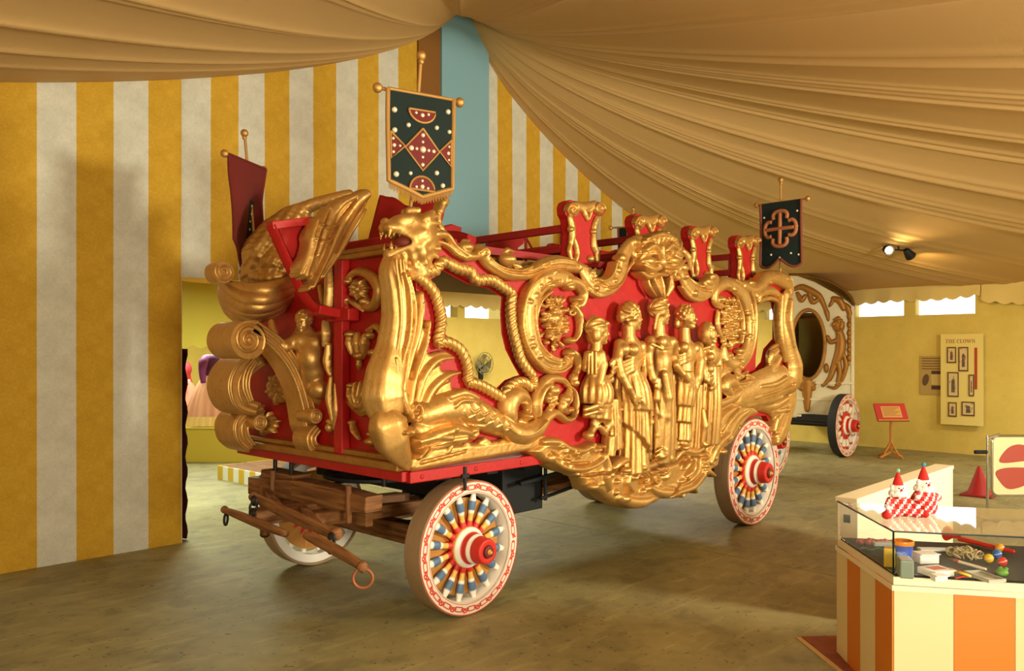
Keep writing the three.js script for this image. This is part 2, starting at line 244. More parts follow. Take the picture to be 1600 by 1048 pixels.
function solid(f, lo, hi, cell) {
  const n = lo.map((l, i) => Math.ceil((hi[i] - l) / cell) + 1), [nx, ny, nz] = n, D = new Float32Array(nx * ny * nz), at = (i, j, k) => (k * ny + j) * nx + i;
  for (let k = 0; k < nz; k += 4) for (let j = 0; j < ny; j += 4) for (let i = 0; i < nx; i += 4) {   // blocks far from the surface take one value
    const d0 = f(lo[0] + (i + 1.5) * cell, lo[1] + (j + 1.5) * cell, lo[2] + (k + 1.5) * cell), far = Math.abs(d0) > cell * 6.5;
    for (let c = k; c < Math.min(k + 4, nz); c++) for (let b = j; b < Math.min(j + 4, ny); b++) for (let a = i; a < Math.min(i + 4, nx); a++) D[at(a, b, c)] = far ? d0 : f(lo[0] + a * cell, lo[1] + b * cell, lo[2] + c * cell);
  }
  const vid = new Int32Array(nx * ny * nz).fill(-1), pos = [], idx = [], uvs = [], E = [[0, 1], [2, 3], [4, 5], [6, 7], [0, 2], [1, 3], [4, 6], [5, 7], [0, 4], [1, 5], [2, 6], [3, 7]];
  for (let k = 0; k < nz - 1; k++) for (let j = 0; j < ny - 1; j++) for (let i = 0; i < nx - 1; i++) {
    const d = []; let neg = 0; for (let c = 0; c < 8; c++) { d[c] = D[at(i + (c & 1), j + (c >> 1 & 1), k + (c >> 2))]; if (d[c] < 0) neg++; }
    if (!neg || neg === 8) continue;
    let x = 0, y = 0, z = 0, m = 0;
    for (const [a, b] of E) if ((d[a] < 0) !== (d[b] < 0)) { const t = d[a] / (d[a] - d[b]); x += lerp(a & 1, b & 1, t); y += lerp(a >> 1 & 1, b >> 1 & 1, t); z += lerp(a >> 2, b >> 2, t); m++; }
    vid[at(i, j, k)] = pos.length / 3; const X = lo[0] + (i + x / m) * cell, Y = lo[1] + (j + y / m) * cell, Z = lo[2] + (k + z / m) * cell; pos.push(X, Y, Z); uvs.push(X + Z * 0.5, Y);
  }
  for (let k = 1; k < nz - 1; k++) for (let j = 1; j < ny - 1; j++) for (let i = 1; i < nx - 1; i++) {
    const a = D[at(i, j, k)] < 0;
    const quad = (p, q, r, s, flip) => { if (p < 0 || q < 0 || r < 0 || s < 0) return; flip ? idx.push(p, q, r, p, r, s) : idx.push(p, r, q, p, s, r); };
    if (a !== D[at(i + 1, j, k)] < 0) quad(vid[at(i, j - 1, k - 1)], vid[at(i, j, k - 1)], vid[at(i, j, k)], vid[at(i, j - 1, k)], a);
    if (a !== D[at(i, j + 1, k)] < 0) quad(vid[at(i - 1, j, k - 1)], vid[at(i - 1, j, k)], vid[at(i, j, k)], vid[at(i, j, k - 1)], a);
    if (a !== D[at(i, j, k + 1)] < 0) quad(vid[at(i - 1, j - 1, k)], vid[at(i, j - 1, k)], vid[at(i, j, k)], vid[at(i - 1, j, k)], a);
  }
  return geoOf(pos, idx, uvs);
}
const union = (k, ...fs) => (x, y, z) => { let d = 1e3; for (const f of fs) d = smin(d, f(x, y, z), k); return d; };
function curls(x, y, rx, ry, a0, a1, n, r, h, z, sd) { seed(sd); const L = []; for (let i = 0; i < n; i++) { const a = lerp(a0, a1, rnd()), q = Math.sqrt(lerp(.15, 1, rnd())); L.push(B(x + Math.cos(a) * rx * q, y + Math.sin(a) * ry * q, r * (.7 + .6 * rnd()), r * (.7 + .6 * rnd()), h, { z })); } return L; }
// ---------------------------------------------------------------- surfaces
const weave = tex(256, (u, v) => 0.5 + 0.22 * Math.sin(u * 6.2832 * 64) * (fbm(u * 32, v * 32, 32, 3, 2)) + 0.22 * Math.sin(v * 6.2832 * 64) * fbm(u * 32, v * 32, 32, 9, 2) + 0.2 * (fbm(u * 8, v * 8, 8, 21) - 0.5));
const goldBump = tex(512, (u, v) => 0.55 * fbm(u * 24, v * 24, 24, 5, 4) + 0.45 * fbm(u * 90, v * 90, 90, 15, 2));
const goldTone = tex(512, (u, v) => { const a = fbm(u * 10, v * 10, 10, 31, 4), b = sstep(0.6, 0.78, fbm(u * 40, v * 40, 40, 41, 3)); return [0.85 - 0.08 * a - 0.04 * b, 0.68 - 0.1 * a - 0.05 * b, 0.40 - 0.1 * a - 0.05 * b]; }, true);
const M = {};
M.gold = std({ color: 0xffffff, map: goldTone, metalness: 0.75, roughness: 0.43, bumpMap: goldBump, bumpScale: 0.0014 });
M.goldDull = std({ color: 0xd8c8a8, map: goldTone, metalness: 0.6, roughness: 0.55, bumpMap: goldBump, bumpScale: 0.004 });
const redTone = tex(512, (u, v) => { const a = fbm(u * 12, v * 12, 12, 61, 4), s = sstep(0.66, 0.78, fbm(u * 50, v * 9, 50, 71, 3)); return [0.64 + 0.08 * a, 0.045 + 0.035 * a + 0.04 * s, 0.03 + 0.03 * a + 0.04 * s]; }, true);
M.red = std({ color: 0xffffff, map: redTone, roughness: 0.55, bumpMap: goldBump, bumpScale: 0.0015 });
M.redDark = std({ color: 0x9a1514, roughness: 0.6 });
M.cushion = std({ color: 0xb01218, roughness: 0.72, bumpMap: weave, bumpScale: 0.001 });
M.black = std({ color: 0x0d100e, roughness: 0.75 });
M.iron = std({ color: 0x2a2522, roughness: 0.6, metalness: 0.5 });
M.canvas = std({ color: 0xc59f63, roughness: 0.95, bumpMap: weave, bumpScale: 0.0015, side: THREE.DoubleSide });
const woodTone = (a, b, s) => tex(512, (u, v) => { const g = fbm(u * 5 + 0.6 * fbm(u * 4, v * 4, 4, s + 5), v * 70, 70, s, 4), k = sstep(0.6, 0.75, fbm(u * 6, v * 110, 110, s + 9, 2)), t = clamp(g * 1.1 - k * 0.35, 0, 1), A = rgbHex(a), Bc = rgbHex(b); return A.map((q, i) => lerp(q, Bc[i], t)); }, true);
M.oldWood = std({ color: 0xffffff, map: woodTone(0x5a3212, 0xa5703a, 81), roughness: 0.7, bumpMap: goldBump, bumpScale: 0.002 });
M.paleWood = std({ color: 0xffffff, map: woodTone(0xa05a18, 0xd79a48, 91), roughness: 0.6 });
M.cream = std({ color: 0xefe3c0, roughness: 0.55, bumpMap: weave, bumpScale: 0.0006 });
M.chrome = std({ color: 0xd8dde0, roughness: 0.16, metalness: 1 });
M.glass = new THREE.MeshPhysicalMaterial({ color: 0xffffff, roughness: 0.02, transmission: 1, thickness: 0, ior: 1.52 });
const wallTone = tex(512, (u, v) => { const a = fbm(u * 6, v * 6, 6, 101, 4), b = sstep(0.62, 0.8, fbm(u * 30, v * 30, 30, 111, 3)); return [0.77 + 0.06 * a - 0.015 * b, 0.67 + 0.06 * a - 0.015 * b, 0.31 + 0.06 * a - 0.01 * b]; }, true);
M.wall = std({ color: 0xffffff, map: wallTone, roughness: 0.8, bumpMap: weave, bumpScale: 0.001 });
const stripes = (c0, c1) => tex(512, (u, v) => { const n = fbm(u * 6, v * 6, 6, 121, 4) * 0.10, f = fbm(u * 60, v * 60, 60, 131, 2) * 0.06, c = rgbHex(u < 0.5 ? c0 : c1); return c.map((q) => q - n - f); }, true);
M.stripe = std({ color: 0xffffff, map: stripes(0xe2b43c, 0xeae6d2), roughness: 0.85, bumpMap: weave, bumpScale: 0.0008 });
const floorTone = tex(1024, (u, v) => {
  const a = fbm(u * 5, v * 5, 5, 141, 5), b = fbm(u * 40, v * 40, 40, 151, 3), st = sstep(0.6, 0.78, fbm(u * 9, v * 60, 60, 161, 4)), sp = sstep(0.80, 0.86, fbm(u * 120, v * 120, 120, 171, 2)), sw = sstep(0.55, 0.75, fbm(u * 14 + v * 4, v * 22, 22, 181, 4));
  const k = 0.80 + 0.28 * a + 0.12 * (b - 0.5) + 0.08 * st - 0.25 * sp - 0.1 * sw; return [0.60 * k, 0.56 * k, 0.37 * k];
}, true);
M.floor = std({ color: 0xffffff, map: floorTone, roughness: 0.62, bumpMap: goldBump, bumpScale: 0.001 });
for (const k of Object.keys(M)) M[k].name = k;

// ---------------------------------------------------------------- the room
const XR = 11.5, ZF = -3.3, ZB = -7.1, XL = -9, ZN = 8, ZA = -11.5, XA = 5.2;
const scaledUV = (g, f) => { const uv = g.attributes.uv; for (let i = 0; i < uv.count; i++) { const q = f(uv.getX(i), uv.getY(i)); uv.setXY(i, q[0], q[1]); } return g; };
const seamX = onY(1000, 841, 0).x;
{ // concrete floor in two pours with an open joint between them
  const g = [box(XL, -0.12, ZA, seamX - 0.006, 0, ZN), box(seamX + 0.006, -0.12, ZA, XR + 0.2, 0, ZN)];
  struct('floor', g.map((k) => scaledUV(k, (u, v) => [u / 3.1, v / 3.1])), M.floor);
}
function wavySheet(x0, x1, y0, y1, z, uf, amp = 0.012, n = 60) {
  return thicken(gridSurf(n, 30, (u, v) => { const x = lerp(x0, x1, u), y = lerp(y0, y1, v); return [x, y, z + amp * (fbm(x * 1.3 + 9, y * 1.1 + 5, 512, 191, 3) - 0.5) * 2, uf(x), y / 0.57]; }), 0.03);
}
struct('wall_left_striped', wavySheet(XL, -0.33, 0, 5.2, ZF, (x) => (x + 0.625 - 0.577 / 2) / 0.577 + 0.5, 0.012, 160), M.stripe);
struct('wall_fascia_striped', [wavySheet(-0.33, 2.66, 2.374, 6, ZF, (x) => (x + 0.335) / 0.54 + 0.5, 0.01), wavySheet(3.44, 11.5, 2.95, 6, ZF, (x) => (x - 3.385) / 0.522 + 0.5, 0.01)], M.stripe);
struct('wall_right', (() => { const y0 = 2.34, y1 = 2.7, w = [[-1.94, -1.1], [-0.91, 0.02], [-3.7, -2.2]]; const g = [box(XR, 0, ZA, XR + 0.2, y0, ZN), box(XR, y1, ZA, XR + 0.2, 6, ZN)]; let z = ZA; for (const [a, b] of w.sort((p, q) => p[0] - q[0])) { g.push(box(XR, y0, z, XR + 0.2, y1, a)); z = b; } g.push(box(XR, y0, z, XR + 0.2, y1, ZN)); return g; })(), M.wall);
struct('wall_back', (() => { const y0 = 2.33, y1 = 2.62, w = [[5.35, 6.42], [6.6, 7.9], [8.05, 9.2], [9.4, 10.6]]; const g = [box(XA, 0, ZB - 0.2, XR, y0, ZB), box(XA, y1, ZB - 0.2, XR, 4, ZB)]; let x = XA; for (const [a, b] of w) { g.push(box(x, y0, ZB - 0.2, a, y1, ZB)); x = b; } g.push(box(x, y0, ZB - 0.2, XR, y1, ZB)); return g; })(), M.wall);
struct('wall_alcove', [box(XA - 0.1, 0, ZA, XA, 4, ZB), box(XL, 0, ZA - 0.2, XA, 4, ZA)], M.wall);
struct('wall_left', box(XL - 0.2, 0, ZA, XL, 6, ZN), M.wall);
struct('wall_near', box(XL, 0, ZN, XR + 0.2, 6, ZN + 0.2), M.wall);
[[-1.94, -1.1], [-0.91, 0.02], [-3.7, -2.2]].forEach(([a, b], i) => struct('window_' + (i + 1), box(XR + 0.08, 2.34, a, XR + 0.09, 2.7, b), M.glass));
[[5.35, 6.42], [6.6, 7.9], [8.05, 9.2], [9.4, 10.6]].forEach(([a, b], i) => struct('window_' + (i + 4), box(a, 2.33, ZB - 0.09, b, 2.62, ZB - 0.08), M.glass));
struct('roof_slab', box(XL, 6, ZA, XR + 0.2, 6.15, ZN), M.wall);
struct('ceiling_back', [gridSurf(60, 24, (u, v) => { const x = lerp(-0.6, XR, u), z = lerp(ZF - 0.03, ZB, v); return [x, 2.95 - 0.1 * v - 0.12 * Math.sin(v * 3.14) * (0.6 + 0.4 * Math.sin(x * 1.7)) + (0.03 * Math.abs(Math.sin(x * 2.3))), z, x, z]; }), gridSurf(30, 24, (u, v) => { const x = lerp(XL, XA, u), z = lerp(ZB, ZA, v); return [x, 2.85 - 0.1 * Math.sin(v * 3.1), z, x, z]; })], M.canvas);
{ // the pier between the two lengths of striped cloth, the crown of the tent ceiling
  M.pierBlue = std({ color: 0x86b2bd, roughness: 0.8, bumpMap: weave, bumpScale: 0.0008 }); M.pierSide = std({ color: 0x8a5a1e, roughness: 0.7 });
  struct('pillar_blue', box(2.68, 2.95, ZF - 0.2, 3.44, 6, ZF + 0.06, 0.004), M.pierBlue);
  struct('pillar_brown', box(2.36, 2.95, ZF - 0.2, 2.68, 6, ZF + 0.03, 0.004), M.pierSide);
}
// the tent ceiling: cloth falling from a crown at the pier, pleats running out from it
const CROWN = V3(3.05, 5.5, ZF), FOLDS = [];
function tentR(a) { const c = Math.cos(a), s = Math.sin(a), t = []; if (c > 1e-4) t.push((XR - CROWN.x) / c); if (c < -1e-4) t.push((XL - CROWN.x) / c); if (s > 1e-4) t.push((ZN - ZF) / s); return Math.min(...t); }
seed(5);
for (const [d, w, m] of [[8, .9, .5], [20.5, .45, .6], [22.3, .4, .5], [24.3, .45, .7], [31, .9, .35], [40.2, .55, 1], [42, .4, .6], [47, .55, 1], [53, .6, 1], [59.5, .6, .9], [71, .8, 1], [74, .6, .6], [86.5, 1.3, 1.4], [101, 1.2, .7], [118, 1, .8], [133, 1, .8], [147, .8, .8], [156, .7, .9], [163, .6, .9], [168.5, .5, .8], [173, .5, .6]]) FOLDS.push([d, w, m]);
const tentDrop = (deg) => lerp(2.35, 1.25, sstep(25, 80, deg) * sstep(172, 120, deg));
function tent(deg, r) {
  const a = deg * Math.PI / 180, R = tentR(a), k = tentDrop(deg), e = Math.exp(-k), h = 2.8 + 2.7 * (Math.exp(-k * r) - e * r * 0.9) + 0.35 * Math.exp(-r * 25);
  let f = 0; for (const [d, w, m] of FOLDS) { const x = (deg - d) / w; if (Math.abs(x) < 6) f -= m * (0.05 * Math.exp(-Math.abs(x) * 1.6) + 0.02 * Math.exp(-((x - 1.7) ** 2) * 3) + 0.03 * Math.exp(-x * x * 0.1)); }
  const q = Math.sin(Math.min(1, r * 1.6) * 1.57) * (1 - 0.35 * r);
  return [CROWN.x + Math.cos(a) * R * r, h + f * q * 1.25, CROWN.z + Math.sin(a) * R * r];
}
struct('ceiling', gridSurf(900, 48, (u, v) => { const d = u * 180, r = 0.004 + 0.996 * Math.pow(v, 1.25), p = tent(d, r); return [p[0], p[1], p[2], p[0], p[2]]; }), M.canvas);
// scalloped cloth valances where the tent meets the walls
const VAL = std({ color: 0xd9c27a, roughness: 0.95, bumpMap: weave, bumpScale: 0.001, side: THREE.DoubleSide }); VAL.name = 'valance_cloth';
function valance(name, label, a, b, drop, sc, group) {       // a, b: ends of the top edge
  const L = Math.hypot(b[0] - a[0], b[2] - a[2]), nx = -(b[2] - a[2]) / L, nz = (b[0] - a[0]) / L, n = Math.round(L / 0.03);
  return tag(mesh(name, gridSurf(n, 10, (u, v) => { const s = u * L, w = 0.03 + 0.028 * Math.sin(s * 9 + 1.5 * Math.sin(s * 2.3)) * v + 0.05 * v, top = lerp(a[1], b[1], u) - 0.07 * Math.sin(u * 3.14159) , y = top - v * (drop + 0.045 * Math.abs(Math.sin(s * Math.PI / sc)) + 0.02 * Math.sin(s * 3.1)); return [lerp(a[0], b[0], u) + nx * w, y, lerp(a[2], b[2], u) + nz * w, s, y]; }), VAL), label, 'valance', group);
}
valance('wall_valance', 'pale yellow scalloped cloth strip along the top of the wall behind the wagon windows', [XA, 2.84, ZB + 0.03], [XR, 2.84, ZB + 0.03], 0.26, 0.24);
valance('wall_valance', 'pale yellow scalloped cloth strip above the bright high windows beside the white wagon', [XR - 0.03, 2.84, -7], [XR - 0.03, 2.96, 0.12], 0.3, 0.22);
valance('wall_valance', 'pale scalloped cloth strip at the right end of the yellow wall above the poster panel', [XR - 0.03, 2.9, 0.13], [XR - 0.03, 2.8, 4], 0.34, 0.22);
// ---------------------------------------------------------------- the circus wagon: near side
const wagon = thing('circus_wagon', 'red circus bandwagon with gold carvings, dragon corners and five standing figures', 'circus wagon');
const WIN_F = num('664,440 680,430 692,418 704,420 722,430 740,440 757,444 774,448 796,462 794,490 796,520 802,545 812,565 824,587 812,591 800,596 790,606 784,612 768,604 750,596 738,588 735,570 728,550 716,538 700,528 694,522 696,500 690,475 680,452');
const WIN_R = num('1183,474 1198,468 1214,470 1218,490 1217,530 1203,546 1199,566 1186,582 1180,588 1180,560 1184,520');
const BOARD = num('650,728 650,640 650,500 650,396 690,378 712,396 740,405 765,415 790,428 825,430 850,420 880,412 905,415 930,445 955,448 972,420 985,388 1010,378 1035,372 1060,380 1074,420 1085,455 1100,455 1115,445 1140,440 1160,440 1190,447 1220,440 1238,455 1238,500 1244,560 1240,610 1230,655 1215,690 1208,672 1198,650 1182,650 1166,656 1140,690 1112,722 1090,752 1050,768 1010,778 962,780 928,752 900,736 860,718 825,700');
const toSide = (pts, z) => pts.map(([x, y]) => { const p = onZ(x, y, z); return [p.x, p.y]; });
mesh('side_board', boxUV(board(toSide(BOARD, 0), -0.07, 0, [toSide(WIN_F, 0), toSide(WIN_R, 0)], 0.008)), M.red, wagon, 'bright red side board behind the carvings');
const carve = (name, prims, o = {}) => mesh(name, relief(sideP(o.at || 0.001), prims, { rough: [0.002, 40], clip: .028, ...o }), o.mat || M.gold, o.parent || wagon, o.label);
const rope = (pts, z = 0.035, r = 0.036) => sweep(zpts3(pts, z), (t) => r * (0.72 + 0.28 * Math.sin(Math.PI * clamp(t * 6, 0, 0.5)) * Math.sin(Math.PI * clamp((1 - t) * 6, 0, 0.5))), { n: 22, k: 30, prof: (w, l) => 0.84 + 0.24 * Math.abs(Math.sin(1.5 * w - l * 78)) });
for (const s of ['652,430 667,444 679,459 686,480 689,498 688,515 683,537', '681,538 692,534 705,537 719,547 727,562 731,580 730,598', '729,597 745,600 760,607 775,616 787,623', '788,622 791,611 799,602 810,597 821,599 830,607', '829,606 833,598 832,588', '834,590 820,572 813,560 806,536 800,510 798,480 801,456', '803,460 785,448 771,439 758,437 748,438 741,434 734,424 722,421 709,416 697,408', '698,408 688,411 680,422 668,424 653,431'])
  mesh('rope_border', rope(s), M.gold, wagon);
for (const s of ['1184,472 1192,468 1204,466 1215,470', '1217,470 1219,490 1218,515 1216,538', '1217,538 1206,544 1200,556 1201,569', '1202,568 1194,580 1184,590'])
  mesh('rope_border', rope(s, 0.03, 0.024), M.gold, wagon);

// ---- cornice along the top, with waves and leaf curls
carve('cornice_carving', [
  S([7, 9, 7, 6, 9, 7], .085, '664,372 680,366 698,368 712,386 730,400 750,399'), S(4, .045, '668,380 684,378 700,384 716,398 732,404', { z: .02 }), B(680, 389, 10, 9, .1), Vt(679, 384, 13, 13, -.8, 180, 4, .06), B(730, 386, 11, 10, .09), S([3, 5, 2], .05, '722,388 724,378 734,376'),
  S([10, 10, 9, 10, 9, 9, 13, 13, 11, 9], .08, '751,391 764,410 784,424 805,429 825,428 845,417 870,411 895,415 914,421', { even: 1 }), Vt(758, 397, 10, 11, .9, 200, 4, .06, { z: .03 }), B(796, 405, 11, 11, .1), S([4, 6, 3], .06, '804,414 811,418 812,428'), S([3, 5, 2], .05, '785,398 792,391 804,393'),
  S(2.5, .03, '770,410 790,420 812,423 832,416', { z: .055 }), S(2, .02, '850,412 875,405 900,409', { z: .065 }), G(2.2, .03, '758,408 780,422 806,427 830,424 850,412'), G(1.8, .02, '840,420 868,415 896,418'), G(1.6, .02, '690,374 706,388 722,402'),
]);
// ---- the oval medallions with their frames and baskets of fruit
function fruit(cx, cy, rx, ry, n, sd) { seed(sd); const L = []; for (let i = 0; i < n; i++) { const a = rnd() * 6.283, q = Math.sqrt(rnd()), r = 2.6 + 2.6 * rnd(); L.push(B(cx + Math.cos(a) * rx * q, cy + Math.sin(a) * ry * q, r, r * 1.15, .045 + .05 * (1 - q) + .02 * rnd())); } return L; }
function leaflet(x, y, l, a, w, h) { const c = Math.cos(a), s = Math.sin(a), p = [0, .5, 1].map((t) => `${x + c * l * t + s * w * .3 * Math.sin(t * 3)},${y + s * l * t}`).join(' '); return [S([w * .5, w, .6], h, p), G(.9, .018, p)]; }
carve('medallion_frame', [
  S([10, 13, 14, 14, 14, 14, 13, 12, 10, 8], .085, '890,436 866,434 846,442 833,462 827,490 829,518 837,544 853,563 874,571 889,566', { flat: 1 }), S(3, .035, '872,428 848,433 829,450 820,476 817,505 822,533 834,558 853,577 876,581 892,571', { z: .05 }), S(2.6, .04, '862,455 846,470 839,492 839,516 845,540 858,556', { z: .03 }),
  S([9, 9, 7, 4], .09, '886,438 903,443 913,457 910,475 901,478'), B(902, 468, 6, 7, .11), S([4, 6, 5, 4, 3], .08, '897,478 905,492 907,508 904,524 895,536'), B(892, 532, 6.5, 7, .1), Vt(892, 486, 6, 9, .8, 0, 3, .05), S([5, 7, 6, 5, 7, 3], .08, '893,548 901,556 905,572 900,584 897,592 902,602'), B(891, 552, 6.5, 8, .1), S([8, 5, 3], .075, '872,572 890,571 895,558'), B(877, 566, 6, 6, .09), B(899, 598, 6, 7, .08),
  ...[[838, 462, 7], [829, 471, 5], [858, 438, 6], [868, 425, 4], [864, 444, 7], [894, 448, 6], [845, 447, 4], [834, 540, 5], [832, 528, 4], [845, 556, 5]].map(([x, y, r]) => B(x, y, r, r, .035, { z: .06 })),
  S([3, 4, 2], .03, '840,546 856,562 876,568', { z: .06 }), S([2, 3, 1.5], .03, '846,540 862,556 882,562', { z: .05 }), G(2, .03, '826,480 828,510 836,540 850,558'), G(1.6, .02, '836,454 850,443 868,440'),
]);
const basket = carve('fruit_basket', [B(866, 505, 20, 40, .04), B(866, 497, 11, 12, .1), ...fruit(866, 505, 21, 38, 44, 3), ...[0, 1, 2, 3, 4].flatMap((i) => leaflet(860 + i * 4, 474, 14, -2.2 + i * .32, 4, .06)), ...leaflet(862, 540, 14, 1.4, 4, .05), ...leaflet(874, 534, 12, 1.1, 4, .06), ...leaflet(850, 520, 14, 2.6, 4, .06), ...leaflet(852, 480, 12, -2.6, 4, .06), ...leaflet(882, 486, 10, -.6, 4, .06)], { cell: .005 });
carve('medallion_frame', [
  S([8, 8, 6, 4], .08, '1150,446 1132,443 1119,455 1119,472 1130,478'), B(1128, 468, 6, 7, .1), S([8, 10, 9, 9, 9, 8, 7, 5], .08, '1146,446 1162,462 1171,490 1173,518 1168,545 1156,562 1142,566 1134,552', { flat: 1 }), S(2.4, .04, '1153,470 1160,490 1162,514 1159,535', { z: .03 }), S([6, 9, 8, 5], .08, '1132,545 1134,560 1146,570 1160,564'),
  S(2.6, .035, '1150,438 1168,448 1179,470 1182,500 1180,530 1173,556 1160,574', { z: .04 }), S([4, 5, 4, 3], .06, '1122,488 1121,506 1126,524 1134,534'), ...[[1172, 489, 5], [1176, 502, 3.5], [1166, 520, 5], [1174, 525, 4], [1140, 446, 5], [1150, 452, 4], [1160, 548, 5], [1143, 555, 5], [1138, 562, 4]].map(([x, y, r]) => B(x, y, r, r, .035, { z: .05 })), G(1.6, .025, '1166,475 1169,500 1167,530'), G(1.4, .02, '1136,548 1142,560 1154,564'),
]);
carve('fruit_basket', [B(1143, 506, 17, 40, .04), ...fruit(1142, 506, 17, 38, 44, 9), ...[0, 1, 2, 3].flatMap((i) => leaflet(1138 + i * 4, 474, 11, -2.1 + i * .35, 3.5, .06)), ...leaflet(1140, 534, 11, 1.4, 3.5, .06), ...leaflet(1130, 520, 10, 2.6, 3, .06)], { cell: .005 });
// ---- crest over the middle with a bearded mask between two scrolls
carve('crest_carving', [
  S([9, 12, 14, 14, 13, 13, 12, 11, 9], .1, '911,424 922,440 938,449 954,444 966,426 972,404 981,388 996,378 1010,380', { flat: 1 }), Vt(996, 395, 17, 18, .95, 250, 6, .06, { z: .05 }), B(997, 397, 6, 8, .13), Vt(926, 429, 8, 11, 1, 100, 3, .05, { z: .05 }), B(926, 431, 3, 4, .1), S([3, 5, 2], .06, '935,432 950,428 956,414'), S([3, 4, 1], .05, '934,424 944,418 954,406'),
  S(3, .03, '918,452 936,462 956,457 972,440 981,420 990,410', { z: .06 }), S(2.5, .03, '930,436 946,438 958,428 964,410', { z: .08 }), ...[[933, 450, 5], [951, 450, 6], [968, 422, 5], [975, 403, 6], [940, 440, 3.5], [962, 438, 4]].map(([x, y, r]) => B(x, y, r, r * 1.1, .035, { z: .08 })),
  S([9, 10, 11, 13, 13, 12, 8], .1, '1056,420 1064,424 1071,440 1082,453 1096,456 1110,448 1118,436', { flat: 1 }), Vt(1059, 430, 7, 9, -.9, 200, 3, .06, { z: .05 }), S(2.6, .03, '1066,448 1078,464 1096,469 1112,460', { z: .06 }), ...[[1088, 458, 5], [1110, 440, 6], [1100, 448, 4], [1072, 418, 6], [1074, 432, 4], [1116, 432, 5]].map(([x, y, r]) => B(x, y, r, r * 1.1, .04, { z: .08 })), S([5, 7, 4], .09, '1066,392 1074,402 1078,420'), G(2, .03, '922,440 940,450 958,444 970,424 976,400'), G(2, .025, '1068,432 1082,450 1100,455'),
], { clip: .055, bulge: .9 });
seed(17);
const maskPrims = [B(1036, 402, 34, 34, .12), B(1034, 392, 26, 22, .17)];
for (let i = 0; i < 17; i++) { const a = -3.5 + i * .25 + .1 * rnd(), r0 = 20, r1 = 33 + 5 * rnd(); maskPrims.push(S([3, 4.5, 1.5], .05, `${1036 + Math.cos(a) * r0},${398 + Math.sin(a) * r0} ${1036 + Math.cos(a + .12) * (r0 + r1) / 2},${398 + Math.sin(a + .12) * (r0 + r1) / 2} ${1036 + Math.cos(a - .1) * r1},${398 + Math.sin(a - .1) * r1}`, { z: .1 })); }
maskPrims.push(S([3, 5, 3], .05, '1012,390 1022,384 1032,391', { z: .15 }), S([3, 5, 3], .05, '1042,391 1051,383 1060,388', { z: .15 }), B(1023, 396, 5, 4, .04, { z: .13 }), B(1051, 395, 5, 4, .04, { z: .13 }), S([4, 5, 8], .06, '1037,386 1037,398 1037,408', { z: .15 }), B(1029, 409, 4, 3.5, .05, { z: .16 }), B(1046, 409, 4, 3.5, .05, { z: .16 }), B(1018, 408, 9, 8, .06, { z: .13 }), B(1056, 407, 9, 8, .06, { z: .13 }),
  S([3, 5, 5, 3], .05, '1008,414 1022,420 1037,415', { z: .13 }), S([3, 5, 5, 3], .05, '1037,415 1052,420 1066,411', { z: .13 }), S([3, 4, 2], .05, '1004,426 1014,432 1028,428 1044,430', { z: .1 }), S([10, 13, 12, 7, 2], .1, '1016,432 1020,444 1026,456 1034,464 1040,470'), S([6, 8, 5, 2], .1, '1046,434 1046,448 1042,460 1040,470'), B(1000, 430, 6, 7, .1), B(1056, 434, 5, 6, .1), S([2, 3, 1.5], .03, '1012,432 1016,448 1026,462', { z: .09 }), S([2, 3, 1.5], .03, '1022,434 1028,448 1035,462', { z: .1 }), S([2, 3, 1.5], .03, '1034,434 1037,448 1039,464', { z: .1 }), S([2, 3, 1.5], .03, '1048,436 1046,450 1042,462', { z: .09 }), G(2, .04, '1014,424 1030,424 1044,425 1058,420'), G(1.6, .04, '1018,397 1027,397'), G(1.6, .04, '1046,396 1056,395'), S([2, 4, 2], .04, '1014,372 1036,366 1058,373', { z: .12 }));
carve('mask_carving', maskPrims, { cell: .0055, clip: .07, bulge: .8, floor: -.02 });

// ---- dragon of the front corner: wing, scaled body, coiled tail, paw and rocky ground
carve('dragon_wing', [
  A(.05, 7, '626,420 633,424 640,432 645,450 653,470 656,466 659,457 663,478 660,500 662,513 667,510 672,499 673,520 668,543 670,551 682,548 696,547 712,559 698,562 688,572 694,578 707,577 722,582 710,587 705,596 707,606 725,608 745,617 765,631 780,642 770,665 700,668 655,662 640,655 630,640 622,610 622,570 632,530 634,480 630,440'),
  S([3.5, 4, 4, 3], .05, '632,428 639,455 641,490 638,525 628,565 622,610', { z: .045 }), S([3, 3.5, 3.5, 3], .05, '638,432 645,460 648,490 645,520 636,560 630,610', { z: .045 }),
  S([5, 7, 7, 6, 5, 4], .05, '659,460 658,490 652,525 642,560 634,600 634,640', { z: .04 }), S([3, 5, 6, 6, 5], .05, '672,502 668,530 660,555 648,590 642,630', { z: .04 }), S([2, 5, 7, 7, 5], .05, '711,559 690,561 674,572 660,595 652,630', { z: .035 }), S([2, 4, 7, 7, 6], .045, '721,582 705,586 690,595 674,612 662,640', { z: .035 }), S([4, 5, 5, 4], .06, '618,560 620,590 626,620 636,644', { z: .04 }),
  S([8, 9, 6], .07, '627,600 632,628 645,652', { z: .02 }), Vt(651, 640, 11, 17, -.9, 100, 4, .06, { z: .05 }), G(2, .035, '652,475 652,510 644,550 636,590'), G(2, .035, '664,515 658,545 646,580 640,620'), G(2, .03, '688,565 668,578 654,605 648,632'), G(1.8, .03, '704,592 684,602 668,625'), G(2, .03, '640,655 660,640 690,630'),
], { clip: .02, floor: -.05, bulge: 1 });
